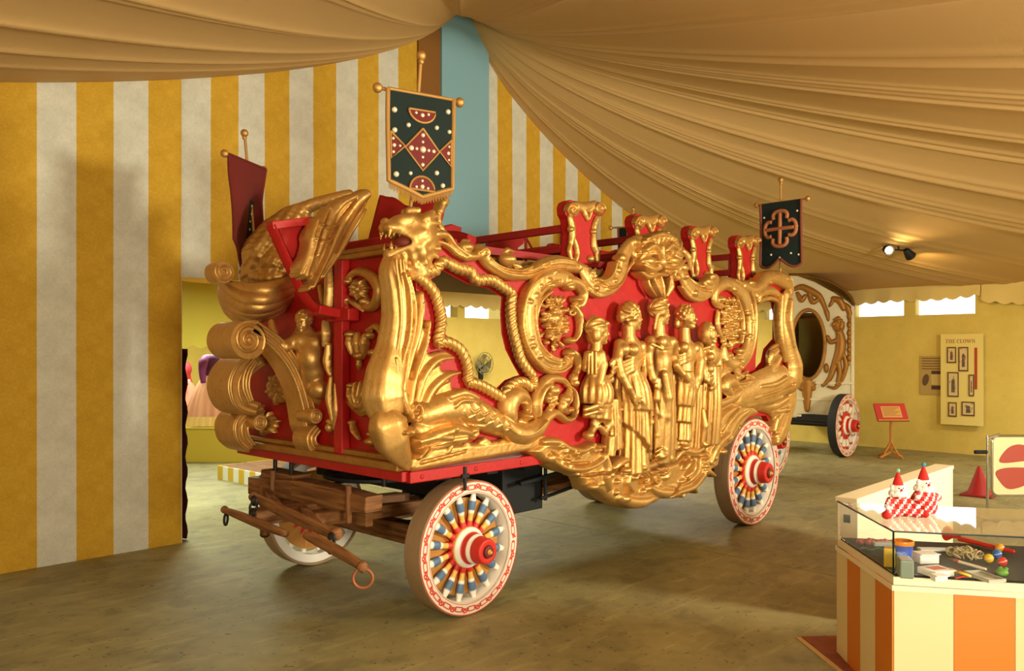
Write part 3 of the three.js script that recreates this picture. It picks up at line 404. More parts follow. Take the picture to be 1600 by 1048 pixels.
mesh('dragon_chest', sweep(zpts3('622,398,-.06 614,425,-.03 618,455,-.02 620,500,-.02 613,545,-.02 602,588,0 599,622,.01 606,650,.02', 0), [.07, .088, .094, .1, .105, .125, .135, .1], { n: 10, k: 60, up: [0, 0, 1], fixed: 1, fn: .85, prof: (w, l, t) => 1 + .1 * Math.pow(Math.abs(Math.cos(w * 3 + .9 + t * .6)), 4) - .03 + .008 * Math.sin(l * 60) }), M.gold, wagon, 'ridged chest and neck of the gold dragon');
for (const [dx, r] of [[7, .011], [13, .013], [18, .01]]) mesh('chest_ridge', sweep(zpts3([[620, 404], [622, 425], [626, 455], [628, 500], [622, 545], [612, 588], [610, 612]].map(([x, y]) => `${x + dx - 8},${y},${.075 - dx * .0018}`).join(' '), 0), [r * .6, r, r, r * 1.2, r], { n: 8, k: 10 }), M.gold, wagon);
mesh('dragon_haunch', sweep(zpts3('600,636,.03 602,645,.045 606,662,.06 614,688,.06 626,710,.05 640,729,.03', 0), [.03, .085, .122, .115, .075, .03], { n: 8, k: 30, up: [0, 0, 1], fixed: 1, fn: .8, prof: (w, l) => 1 + .04 * Math.cos(w * 5 + 1) }), M.gold, wagon, 'bent foreleg of the gold dragon');
const scale = (x, y, r) => S([1.4, 2.2, 1.4], .009, `${x - r},${y - r * .7} ${x - r * .2},${y + r * .75} ${x + r},${y + r * .15}`, { add: 1, z: -.001 });
const bodyPrims = [S([22, 27, 25, 20, 15], .13, '668,648 706,638 742,644 776,660 806,672'), S([18, 16, 13], .1, '660,672 700,668 740,676')];
for (let i = 0; i < 5; i++) for (let j = 0; j < 6; j++) { const x = 714 + j * 15 + (i % 2) * 7, y = 622 + i * 12 + (x - 714) * .33; if (y > 615 && y < 692 - (j > 4 ? 6 : 0)) bodyPrims.push(scale(x, y, 8)); }
bodyPrims.push(S([5, 6, 4], .03, '706,620 728,614 748,622', { z: .1 }), S([4, 4, 3], .03, '712,634 722,626 740,626', { z: .11 }), G(2, .025, '704,650 720,660 745,662'));
carve('dragon_body', bodyPrims, { label: 'scaled body of the gold dragon' });
carve('dragon_tail', [
  S([13, 15, 16, 17, 15, 12, 9, 7, 6, 5, 4, 3], .12, '800,652 797,640 800,626 810,617 822,621 828,634 828,648 822,660 814,657'), S([14, 17, 17, 14, 10, 7, 6, 5, 5, 4, 3], .12, '790,664 806,676 824,678 842,670 858,652 873,646 888,656 900,652 905,634 902,612 890,602'), B(823, 650, 7, 9, .13), G(2, .03, '806,640 810,628 818,628 820,640'), S(2, .02, '796,668 815,680 838,675 856,658', { z: .1 }),
]);
carve('leaf_scroll', [
  S([3, 8, 9, 8, 6, 3], .08, '838,655 836,632 845,606 860,592 880,593 893,605'), S([3, 5, 5, 3], .05, '845,648 845,625 853,607 866,601', { z: .05 }), B(867, 610, 9, 11, .09), B(856, 622, 6, 8, .08), S([4, 7, 3], .07, '860,628 866,622 872,610'), S([4, 9, 8, 3], .08, '892,608 888,622 880,636 890,645'), B(884, 624, 7, 10, .09), B(893, 640, 5, 6, .08), B(868, 630, 3.5, 4, .07), G(1.8, .03, '841,645 842,622 853,603 868,598'), G(1.6, .03, '888,612 884,628 882,638'), S([5, 6, 3], .06, '852,655 858,640 866,634'),
]);
carve('dragon_leg', [
  B(637, 674, 10, 12, .16), B(634, 676, 5, 5, .06, { z: .13 }), S([12, 14, 14, 11], .15, '652,690 676,680 706,672 730,676'), S([6, 6, 5], .05, '655,690 680,684 706,684', { z: .1 }), S([11, 10, 8, 5], .14, '720,684 690,690 668,702 655,716'), B(735, 672, 9, 10, .13), B(714, 670, 4, 6, .04, { z: .13 }), S([3, 4, 2], .05, '668,700 660,708 654,717', { z: .1 }), S([3, 4, 2], .05, '676,700 668,708 664,714', { z: .08 }), G(2.5, .05, '626,655 630,680 640,704'), G(2, .03, '660,698 690,692 720,690'),
], { clip: .03 });
carve('rock_base', [
  A(.07, 7, '640,737 633,716 642,702 700,694 770,688 812,682 840,676 858,684 852,697 825,705 760,717 690,729'), ...(() => { seed(23); const L = []; for (let i = 0; i < 22; i++) { const t = rnd(), x = 648 + t * 190, y = lerp(716, 688, t) + (rnd() - .5) * 16; L.push(S([3, 6, 2], .022, `${x - 9},${y + 3 * rnd()} ${x},${y - 3 * rnd()} ${x + 9},${y + 3 * rnd()}`, { z: .045 })); } return L; })(), S([4, 5, 4], .04, '700,706 704,698 708,690', { z: .05 }), G(2, .03, '650,722 690,712 720,704'),
], { k: .01 });
// ---- gold boat-shaped apron under the figures
seed(31);
const apron = [
  A(.07, 9, '822,704 834,714 856,729 874,737 890,741 901,746 909,762 923,767 934,772 942,779 956,788 978,794 999,794 1010,789 1021,785 1034,773 1047,777 1066,774 1085,764 1097,750 1105,737 1116,729 1118,720 1122,705 1136,695 1152,670 1166,653 1182,646 1170,632 1150,628 1128,640 1112,668 1090,704 1066,709 1050,719 1020,728 1000,732 985,722 966,728 940,716 926,690 903,700 881,692 870,684 852,684 838,692'),
  S([5, 7, 6, 4], .06, '846,690 866,690 884,700 906,704 926,694', { z: .04 }), S([4, 5, 5, 4], .05, '858,716 880,730 908,732 932,722 944,710', { z: .05 }), Vt(928, 701, 9, 10, -.7, 200, 4, .06, { z: .04 }), S([6, 7, 7, 5], .07, '941,712 945,728 944,745 948,762', { z: .04 }), S([5, 7, 6, 4], .06, '952,736 962,724 976,718 990,722', { z: .05 }), S([5, 6, 6, 5, 4], .06, '984,720 1000,728 1018,724 1034,714 1050,716', { z: .05 }), S([4, 6, 6, 4], .06, '1050,718 1062,704 1080,706 1094,700', { z: .05 }),
  Vt(1000, 748, 14, 15, .9, 190, 5, .07, { z: .05 }), S([6, 7, 5], .06, '982,734 976,752 984,766', { z: .05 }), Vt(1022, 748, 11, 13, -1.1, -40, 3.5, .06, { z: .06 }), S([4, 6, 7, 6], .05, '1010,760 1026,768 1040,770 1056,770', { z: .05 }), S([6, 8, 7, 4], .05, '964,776 984,784 1004,784 1018,778', { z: .05 }), S([3, 6, 6, 3], .06, '1060,752 1074,748 1086,734 1090,716', { z: .05 }), S([2.5, 4, 4, 2], .05, '1068,744 1078,734 1082,720', { z: .06 }), S([2.5, 4, 4, 2], .05, '1066,732 1072,722 1074,714', { z: .06 }), S([3, 5, 4, 3], .05, '1060,768 1080,760 1094,744 1104,730', { z: .05 }),
  S([4, 6, 6, 5], .06, '1108,722 1112,706 1122,690 1136,678', { z: .04 }), S([5, 7, 6, 4], .05, '1120,700 1136,676 1150,654 1166,642', { z: .04 }), S([3, 5, 3], .05, '1126,676 1138,656 1152,640', { z: .05 }),
  G(2.4, .04, '900,742 930,738 950,730'), G(2.2, .04, '986,730 1004,737 1026,732'), G(2.2, .04, '1052,724 1070,712 1090,710'), G(2.4, .04, '1034,772 1048,760 1060,746'), G(2, .04, '1118,716 1130,694 1146,666'), G(2.2, .03, '850,706 880,722 910,722'),
];
for (let i = 0; i < 26; i++) { const t = rnd(), x = 850 + t * 290, yy = x < 950 ? lerp(705, 745, (x - 850) / 100) : x < 1090 ? 752 : lerp(735, 665, (x - 1090) / 60), r = 4.2 + 3.8 * rnd(); apron.push(B(x, yy + (rnd() - .5) * 34, r, r * (.9 + .4 * rnd()), .05, { z: .05 })); }
for (let i = 0; i < 24; i++) { const x = 860 + rnd() * 270, yy = x < 950 ? lerp(710, 748, (x - 860) / 90) : x < 1090 ? 754 : lerp(735, 672, (x - 1090) / 45), a = rnd() * 6.28, l = 10 + 10 * rnd(), y = yy + (rnd() - .5) * 36; apron.push(S([2, 4.6, 1.5], .036, `${x - Math.cos(a) * l},${y - Math.sin(a) * l * .6} ${x + 3},${y - 4} ${x + Math.cos(a) * l},${y + Math.sin(a) * l * .6}`, { z: .045 })); }
apron.push(B(923, 759, 8, 8, .08, { z: .04 }), B(973, 778, 9, 9, .08, { z: .03 }), B(896, 707, 5, 6, .06, { z: .05 }), B(872, 697, 5, 5, .06, { z: .05 }), B(900, 713, 4, 4, .06, { z: .05 }), B(930, 702, 5, 5, .06, { z: .06 }), B(938, 697, 4, 4, .05, { z: .06 }));
carve('apron_carving', apron, { cell: .006, back: .05, hk: 1.3 });
// ---- rear corner dragon, and the panel over the rear wheel
carve('rear_dragon', [
  S([9, 10, 11, 13, 16, 15, 10], .14, '1232,462 1230,490 1232,520 1238,548 1243,572 1242,592 1234,604'), S([3, 4, 4, 3], .05, '1223,462 1221,495 1223,530 1230,562', { z: .06 }), S([3, 4, 3], .05, '1238,470 1236,500 1242,540', { z: .1 }), S([20, 24, 22, 16], .14, '1224,596 1204,604 1182,612 1160,622'), S([6, 8, 6, 3], .08, '1218,560 1210,572 1200,585 1188,594', { z: .03 }), S([5, 7, 4], .08, '1215,548 1206,556 1203,566', { z: .02 }), S([8, 11, 10, 7], .12, '1150,600 1140,596 1134,604 1142,614'), S([6, 8, 6, 4], .1, '1160,606 1148,618 1132,628 1112,632'), B(1150, 590, 8, 9, .1), B(1156, 612, 9, 9, .1), S([3, 4, 2], .04, '1230,590 1212,600 1190,604', { z: .11 }), S([3, 4, 2], .04, '1226,606 1206,614 1180,622', { z: .1 }), S([3, 4, 2], .04, '1222,620 1200,626 1170,634', { z: .08 }), S([4, 5, 3], .07, '1196,588 1182,592 1168,586', { z: .03 }), G(2, .04, '1236,500 1240,540 1246,570'), G(2, .03, '1228,600 1206,608 1176,618'), S([3, 4, 2], .06, '1180,592 1166,598 1154,600', { z: .04 }),
], { cell: .006, floor: -.1, clip: .06, bulge: 1.2 });
carve('leaf_scroll', [S([3, 6, 4], .06, '1126,590 1132,584 1140,580'), B(1131, 598, 5, 7, .07), Vt(1132, 606, 6, 9, .9, 270, 3, .06), S([3, 5, 5, 3], .07, '1126,640 1140,632 1146,640 1146,652'), S([4, 5, 4], .06, '1118,648 1121,634 1132,626'), B(1152, 638, 6, 6, .08), B(1128, 655, 4, 5, .06), S([3, 5, 3], .06, '1136,660 1148,656 1156,646'), S([3, 6, 4], .06, '1126,582 1140,574 1156,580'), S([3, 5, 3], .06, '1146,578 1158,588 1168,580')]);
carve('rear_panel_carving', [A(.06, 6, '1204,650 1180,642 1172,634 1196,628 1228,612 1242,600 1243,630 1236,656 1230,680 1216,697 1210,676'), S([5, 6, 4], .05, '1190,634 1212,634 1232,622', { z: .04 }), S([4, 5, 3], .05, '1216,690 1224,670 1230,650', { z: .04 }), S([3, 5, 3], .05, '1212,672 1216,656 1224,646', { z: .04 }), B(1231, 640, 5, 5, .05, { z: .04 }), B(1216, 682, 4, 7, .05, { z: .03 }), S([3, 4, 2], .04, '1206,642 1222,642 1236,634', { z: .04 })], { back: .06 });
carve('cornice_carving', [S([7, 8, 7, 8, 9, 8], .08, '1162,446 1176,452 1188,446 1200,434 1216,434 1230,444', { even: 1 }), S([6, 8, 6], .09, '1218,430 1232,440 1236,456'), B(1174, 442, 6, 5, .09), B(1179, 450, 5, 5, .08), B(1192, 447, 5, 5, .08), B(1202, 441, 5, 5, .08), B(1212, 431, 6, 6, .09), B(1229, 436, 7, 8, .1), S([4, 6, 5, 4], .06, '1184,462 1198,454 1212,456 1222,466', { z: .02 }), S([3, 4, 2], .05, '1186,470 1190,460 1200,458', { z: .03 }), B(1196, 460, 4, 4, .07), B(1210, 458, 4, 4, .07)], { cell: .006, back: .05 });
// ---------------------------------------------------------------- the five carved figures on the near side, each one rounded body
const P3 = (px, py, z) => { const p = onZ(px, py, z); return [p.x, p.y, p.z]; };
const chain = (pts, r) => { const q = pts.map((p) => P3(...p)), fs = []; for (let i = 0; i < q.length - 1; i++) { const k = Array.isArray(r) ? [r[i], r[i + 1]] : [r, r]; fs.push(cap(q[i], q[i + 1], k[0], k[1])); } return union(.012, ...fs); };
const blob = (px, py, z, rx, ry = rx, rz = rx) => ell(P3(px, py, z), [rx, ry, rz]);
function skirt(a, b, r0, r1, rz0, rz1, nf, amp, ph, hem = 0, mid = 0) {
  a = P3(...a); b = P3(...b); r0 *= 1.1; r1 *= 1.12;
  return (x, y, z) => {
    const t = clamp((a[1] - y) / (a[1] - b[1]), 0, 1), cx = lerp(a[0], b[0], t), cz = lerp(a[2], b[2], t), rx = lerp(r0, r1, t) + mid * Math.sin(t * 3.14), rz = lerp(rz0, rz1, t) + mid * Math.sin(t * 3.14), dx = (x - cx) / rx, dz = (z - cz) / rz, th = Math.atan2(dz, dx);
    const f = 1 + amp * Math.min(1, t * 2.2 + .15) * (Math.abs(Math.sin(th * nf * .5 + ph + .5 * Math.sin(t * 2.6 + ph))) - .55 + .35 * Math.sin(th * nf * .27 + ph * 2));
    const d = (hyp(dx, dz) - f) * Math.min(rx, rz) * .8; return Math.max(d, y - a[1], b[1] + hem * (x - b[0]) - y);
  };
}
function headSDF(c, s, yaw, o = {}) {
  c = P3(...c); const cy = Math.cos(yaw), sy = Math.sin(yaw), bowed = o.bow || 0;
  const skull = union(.25, ell([-.12, .25, 0], [.76, .72, .6]), ell([.22, -.1, 0], [.52, .8, .5]), cap([.1, -.5, 0], [.48, -.72, 0], .3, .22)), feats = union(.1, cap([.7, .16, 0], [.9, -.18, 0], .08, .14), ell([.8, -.43, 0], [.1, .06, .2]), ell([.77, -.55, 0], [.1, .07, .16]), ell([.66, -.8, 0], [.17, .14, .18]), cap([.72, .27, .08], [.52, .26, .42], .07), cap([.72, .27, -.08], [.52, .26, -.42], .07), ell([.5, -.25, .27], [.22, .24, .2]), ell([.5, -.25, -.27], [.22, .24, .2]), ell([.6, .07, .25], [.13, .1, .14]), ell([.6, .07, -.25], [.13, .1, .14])), socket = union(.05, ell([.8, .1, .26], [.15, .13, .17]), ell([.8, .1, -.26], [.15, .13, .17]));
  const hairE = ell([-.2, .34, 0], [.88, .82, .76]), extra = o.extra ? o.extra : null, neck = cap([-.1, -.6, 0], [-.2, -1.7, 0], .36, .4), ears = union(.05, ell([.02, -.05, .56], [.13, .22, .08]), ell([.02, -.05, -.56], [.13, .22, .08]));
  return (x, y, z) => {
    const X0 = (x - c[0]) / s, Y0 = (y - c[1]) / s, Z0 = (z - c[2]) / s, X1 = X0 * cy + Z0 * sy, Z = -X0 * sy + Z0 * cy, X = X1 * Math.cos(bowed) - Y0 * Math.sin(bowed), Y = X1 * Math.sin(bowed) + Y0 * Math.cos(bowed);
    let d = smin(skull(X, Y, Z), feats(X, Y, Z), .14); d = Math.max(d, -socket(X, Y, Z) * .9 - .04); d = smin(d, ell([.58, .08, .25], [.12, .09, .13])(X, Y, Z), .04); d = smin(d, ell([.58, .08, -.25], [.12, .09, .13])(X, Y, Z), .04); d = smin(d, ears(X, Y, Z), .08); d = smin(d, neck(X, Y, Z), .2);
    const wave = o.curly ? .07 * Math.sin(X * 11 + 2 * Math.sin(Z * 5)) * Math.sin(Y * 11 + Z * 6) : .05 * Math.sin(Math.atan2(Z, Y - .2) * 9 + X * 2.5) + .02 * Math.sin(Math.atan2(Z, Y) * 23);
    d = smin(d, Math.max(hairE(X, Y, Z) + wave, X * .75 - Y * .62 - .12 - (o.fringe || 0)), .05);
    if (extra) d = smin(d, extra(X, Y, Z), .06);
    return d * s;
  };
}
function figure(label, body, box3, heads) {
  const lo = P3(box3[0], box3[3], .02), hi = P3(box3[2], box3[1], .02), g = [solid(body, [lo[0] - .2, lo[1] - .08, -.012], [hi[0] + .12, hi[1] + .1, .31], .0085)];
  for (const [c, s, yaw, o] of heads) { const p = P3(...c); g.push(solid(headSDF(c, s, yaw, o), [p[0] - s * 1.5, p[1] - s * 1.75, p[2] - s * 1.4], [p[0] + s * 1.5, p[1] + s * 1.55, p[2] + s * 1.4], s * .052)); }
  return mesh('carved_figure', g, M.gold, wagon, label);
}
const lumps = (px, py, z, sx, sy, n, r, sd) => { seed(sd); const c = P3(px, py, z), L = []; for (let i = 0; i < n; i++) { const a = rnd() * 6.283, q = Math.sqrt(rnd()); L.push(ell([c[0] + Math.cos(a) * sx * q, c[1] + Math.sin(a) * sy * q, c[2] + .03 * (1 - q)], [r, r, r])); } return union(.01, ...L); };
figure('gold figure of a child with bobbed hair', union(.012,
  blob(930, 562, .1, .085, .1, .07), blob(931, 582, .1, .075, .06, .065), chain([[939, 553, .15], [942, 570, .16], [938, 594, .16]], [.034, .036, .03]), chain([[918, 554, .1], [915, 575, .1]], [.032, .03]), chain([[925, 550, .16], [925, 584, .16]], .012), chain([[931, 550, .165], [931, 584, .165]], .01), chain([[920, 552, .15], [919, 584, .15]], .01), chain([[932, 540, .1], [931, 552, .1]], .045),
  lumps(958, 572, .13, .035, .05, 14, .02, 41), blob(954, 592, .12, .03, .035, .03), chain([[945, 592, .14], [955, 586, .14]], .018),
  skirt([931, 586, .09], [932, 629, .09], .08, .115, .07, .11, 12, .16, .4, 0, .025), skirt([932, 632, .09], [933, 655, .08], .11, .115, .09, .1, 9, .1, 1.4, -.15), chain([[914, 640, .17], [932, 634, .19], [954, 634, .15]], .016), chain([[914, 648, .16], [932, 643, .18], [954, 642, .14]], .014),
  chain([[928, 660, .06], [940, 652, .08], [951, 662, .08], [944, 674, .08], [936, 666, .09]], [.03, .032, .034, .03, .02]), blob(919, 680, .08, .04, .036, .05), chain([[922, 676, .07], [930, 664, .06]], .03), skirt([955, 622, .07], [957, 702, .06], .065, .075, .07, .07, 13, .2, .2), skirt([951, 680, .08], [950, 712, .08], .035, .04, .06, .06, 8, .15, .6),
), [908, 540, 975, 716], [[[934, 518, .12], .098, .35, { fringe: .22, extra: union(.1, ell([-.4, -.2, .5], [.4, .6, .3]), ell([-.55, -.3, 0], [.4, .65, .5]), ell([.55, .62, .1], [.35, .22, .5])) }]]);
figure('gold figure of a robed woman in profile with one bare arm', union(.014,
  blob(985, 548, .11, .105, .13, .08), blob(990, 546, .185, .048, .046, .045), blob(976, 545, .165, .045, .044, .045), blob(968, 538, .1, .045, .045, .045), blob(1001, 540, .12, .042, .042, .045), blob(985, 575, .11, .085, .1, .075), chain([[982, 512, .12], [982, 534, .11]], [.05, .055]),
  chain([[968, 538, .12], [964, 562, .14], [971, 586, .17], [982, 605, .2], [990, 619, .21]], [.045, .04, .036, .03, .024]), blob(992, 622, .215, .026, .024, .02), chain([[994, 624, .22], [1000, 629, .22]], .008), chain([[993, 626, .22], [997, 633, .22]], .008), chain([[991, 627, .22], [994, 634, .22]], .008), chain([[996, 621, .22], [1002, 625, .22]], .008), chain([[1002, 542, .13], [1006, 565, .13], [1005, 585, .15]], [.036, .034, .03]),
  ...[0, 1, 2, 3].map((i) => chain([[973, 566 + i * 7, .152], [988, 560 + i * 6, .166], [1003, 546 + i * 7, .145]], .015)), chain([[966, 572, .12], [963, 606, .1], [968, 640, .08]], [.02, .03, .02]),
  skirt([988, 580, .11], [995, 640, .11], .09, .13, .08, .12, 14, .12, .3, -.1, .02), lumps(1002, 628, .2, .05, .05, 14, .014, 45), skirt([988, 610, .1], [991, 690, .09], .11, .135, .1, .12, 15, .17, .9, -.95), skirt([988, 640, .08], [987, 738, .07], .105, .14, .08, .115, 12, .2, .1), blob(978, 734, .16, .05, .025, .05), blob(1002, 730, .14, .05, .022, .05),
), [958, 530, 1014, 742], [[[986, 495, .13], .106, .3, { curly: 1, extra: ell([-.95, -.05, 0], [.3, .4, .4]) }]]);
figure('gold figure of a crowned woman, tallest of the five', union(.014,
  blob(1033, 545, .12, .115, .14, .085), blob(1035, 534, .2, .05, .05, .045), blob(1049, 534, .17, .045, .046, .045), blob(1016, 533, .11, .048, .048, .05), blob(1051, 536, .1, .045, .045, .05), blob(1033, 566, .14, .095, .13, .085), chain([[1029, 505, .13], [1029, 530, .12]], [.05, .058]), chain([[1018, 537, .18], [1035, 545, .215], [1050, 541, .18]], .013),
  chain([[1016, 533, .13], [1012, 553, .15], [1014, 574, .17], [1020, 590, .19], [1026, 600, .2]], [.046, .04, .036, .03, .026]), blob(1028, 601, .21, .026, .028, .024), chain([[1024, 600, .22], [1032, 602, .225]], .01), chain([[1024, 604, .22], [1031, 606, .225]], .01), chain([[1028, 594, .21], [1027, 606, .21], [1026, 622, .2]], [.026, .02, .034]), chain([[1051, 538, .1], [1055, 560, .1], [1054, 590, .08]], [.036, .034, .03]),
  skirt([1032, 575, .12], [1030, 722, .08], .1, .125, .09, .115, 11, .12, .6, 0, .02), chain([[1038, 585, .21], [1043, 620, .21], [1041, 650, .19], [1034, 668, .16]], [.035, .045, .04, .02]), chain([[1022, 620, .17], [1028, 645, .18], [1040, 657, .18]], .014), chain([[1049, 600, .15], [1049, 640, .14], [1044, 690, .11]], [.03, .034, .03]), chain([[1017, 615, .15], [1017, 660, .13], [1016, 715, .12]], .016), chain([[1025, 640, .17], [1025, 680, .15], [1024, 716, .14]], .016),
  skirt([1042, 660, .12], [1044, 701, .12], .04, .065, .06, .08, 10, .22, .3, -.2), blob(1031, 712, .17, .055, .032, .055), blob(1043, 716, .15, .05, .024, .05), ...[0, 1].map((i) => chain([[1024, 706 + i * 7, .18], [1034, 700 + i * 6, .2], [1043, 706 + i * 6, .18]], .01)),
), [1005, 528, 1060, 728], [[[1031, 489, .14], .098, .35, { extra: union(.08, cap([-.75, .45, .4], [.55, .7, .4], .13), cap([-.75, .45, -.4], [.55, .7, -.4], .13), cap([.55, .7, .4], [.6, .72, -.4], .13), ell([.2, 1.08, 0], [.55, .25, .55]), cap([.5, .85, 0], [.55, 1.3, 0], .17, .06), cap([-.6, -.2, .4], [-.75, -1.3, .3], .22, .14)) }]]);
figure('gold figure of a woman with a tiara and crossed forearm', union(.014,
  blob(1071, 552, .12, .115, .13, .085), blob(1069, 542, .195, .046, .045, .042), blob(1086, 544, .17, .044, .044, .042), blob(1055, 541, .11, .045, .045, .05), blob(1090, 542, .1, .05, .05, .055), blob(1069, 574, .12, .09, .11, .08), chain([[1069, 512, .12], [1069, 532, .12]], [.046, .055]), ...[0, 1, 2].map((i) => chain([[1058, 556 + i * 7, .16], [1070, 553 + i * 6, .182], [1085, 545 + i * 7, .16]], .014)),
  chain([[1055, 542, .13], [1051, 558, .16], [1056, 570, .19]], [.042, .038, .034]), chain([[1056, 570, .2], [1067, 584, .22], [1077, 597, .22]], [.032, .028, .022]), blob(1079, 600, .22, .024, .026, .02), chain([[1079, 601, .225], [1083, 607, .22]], .008), chain([[1077, 602, .225], [1080, 609, .22]], .008), chain([[1076, 601, .225], [1077, 609, .22]], .008), chain([[1090, 546, .13], [1092, 565, .15], [1089, 590, .16], [1084, 612, .15]], [.052, .056, .05, .036]),
  skirt([1066, 580, .12], [1065, 634, .12], .09, .1, .09, .1, 12, .13, .3, -.12, .02), skirt([1064, 610, .11], [1063, 659, .11], .085, .095, .09, .095, 12, .14, 1, -.12), skirt([1064, 640, .09], [1063, 688, .09], .085, .095, .08, .09, 13, .16, .2, -.12), skirt([1064, 660, .08], [1063, 700, .08], .07, .08, .07, .075, 9, .1, .2), chain([[1050, 588, .16], [1048, 622, .16], [1049, 650, .14], [1046, 680, .1]], [.026, .036, .034, .02]), skirt([1087, 600, .09], [1083, 700, .06], .05, .06, .07, .07, 9, .2, .5), blob(1069, 699, .15, .05, .026, .05), blob(1056, 698, .15, .045, .026, .045),
), [1040, 532, 1100, 706], [[[1072, 496, .13], .098, 1.35, { curly: 1, extra: union(.06, ...[-2, -1, 0, 1, 2].map((i) => cap([.3 - Math.abs(i) * .12, .75, i * .22], [.34 - Math.abs(i) * .14, 1.12 - Math.abs(i) * .1, i * .26], .12, .05)), ell([-.7, -.5, .2], [.3, .5, .4])) }]]);
figure('gold figure of a hooded old woman, rearmost of the five', union(.014,
  blob(1109, 556, .11, .1, .11, .08), blob(1100, 548, .11, .04, .04, .045), blob(1119, 550, .1, .042, .042, .045), blob(1110, 557, .19, .044, .04, .04), blob(1109, 576, .19, .04, .044, .04), lumps(1108, 590, .18, .05, .045, 12, .018, 48), chain([[1120, 552, .12], [1123, 575, .14], [1119, 598, .16], [1111, 606, .18]], [.04, .038, .03, .022]), chain([[1099, 550, .13], [1097, 572, .15], [1102, 592, .17]], [.036, .034, .026]), chain([[1107, 533, .11], [1108, 545, .11]], .06), chain([[1098, 545, .15], [1108, 542, .17], [1118, 546, .15]], .014),
  skirt([1109, 572, .11], [1105, 694, .07], .1, .11, .09, .1, 13, .18, .7, 0, .015), chain([[1098, 640, .15], [1101, 665, .16], [1097, 690, .14]], [.02, .032, .026]), blob(1100, 694, .14, .045, .024, .045),
), [1090, 538, 1130, 700], [[[1107, 522, .14], .085, 1.25, { extra: (X, Y, Z) => Math.max(Math.abs(ell([-.15, .05, 0], [.95, 1.18, .95])(X, Y, Z)) - .1, X - .3) }]]);
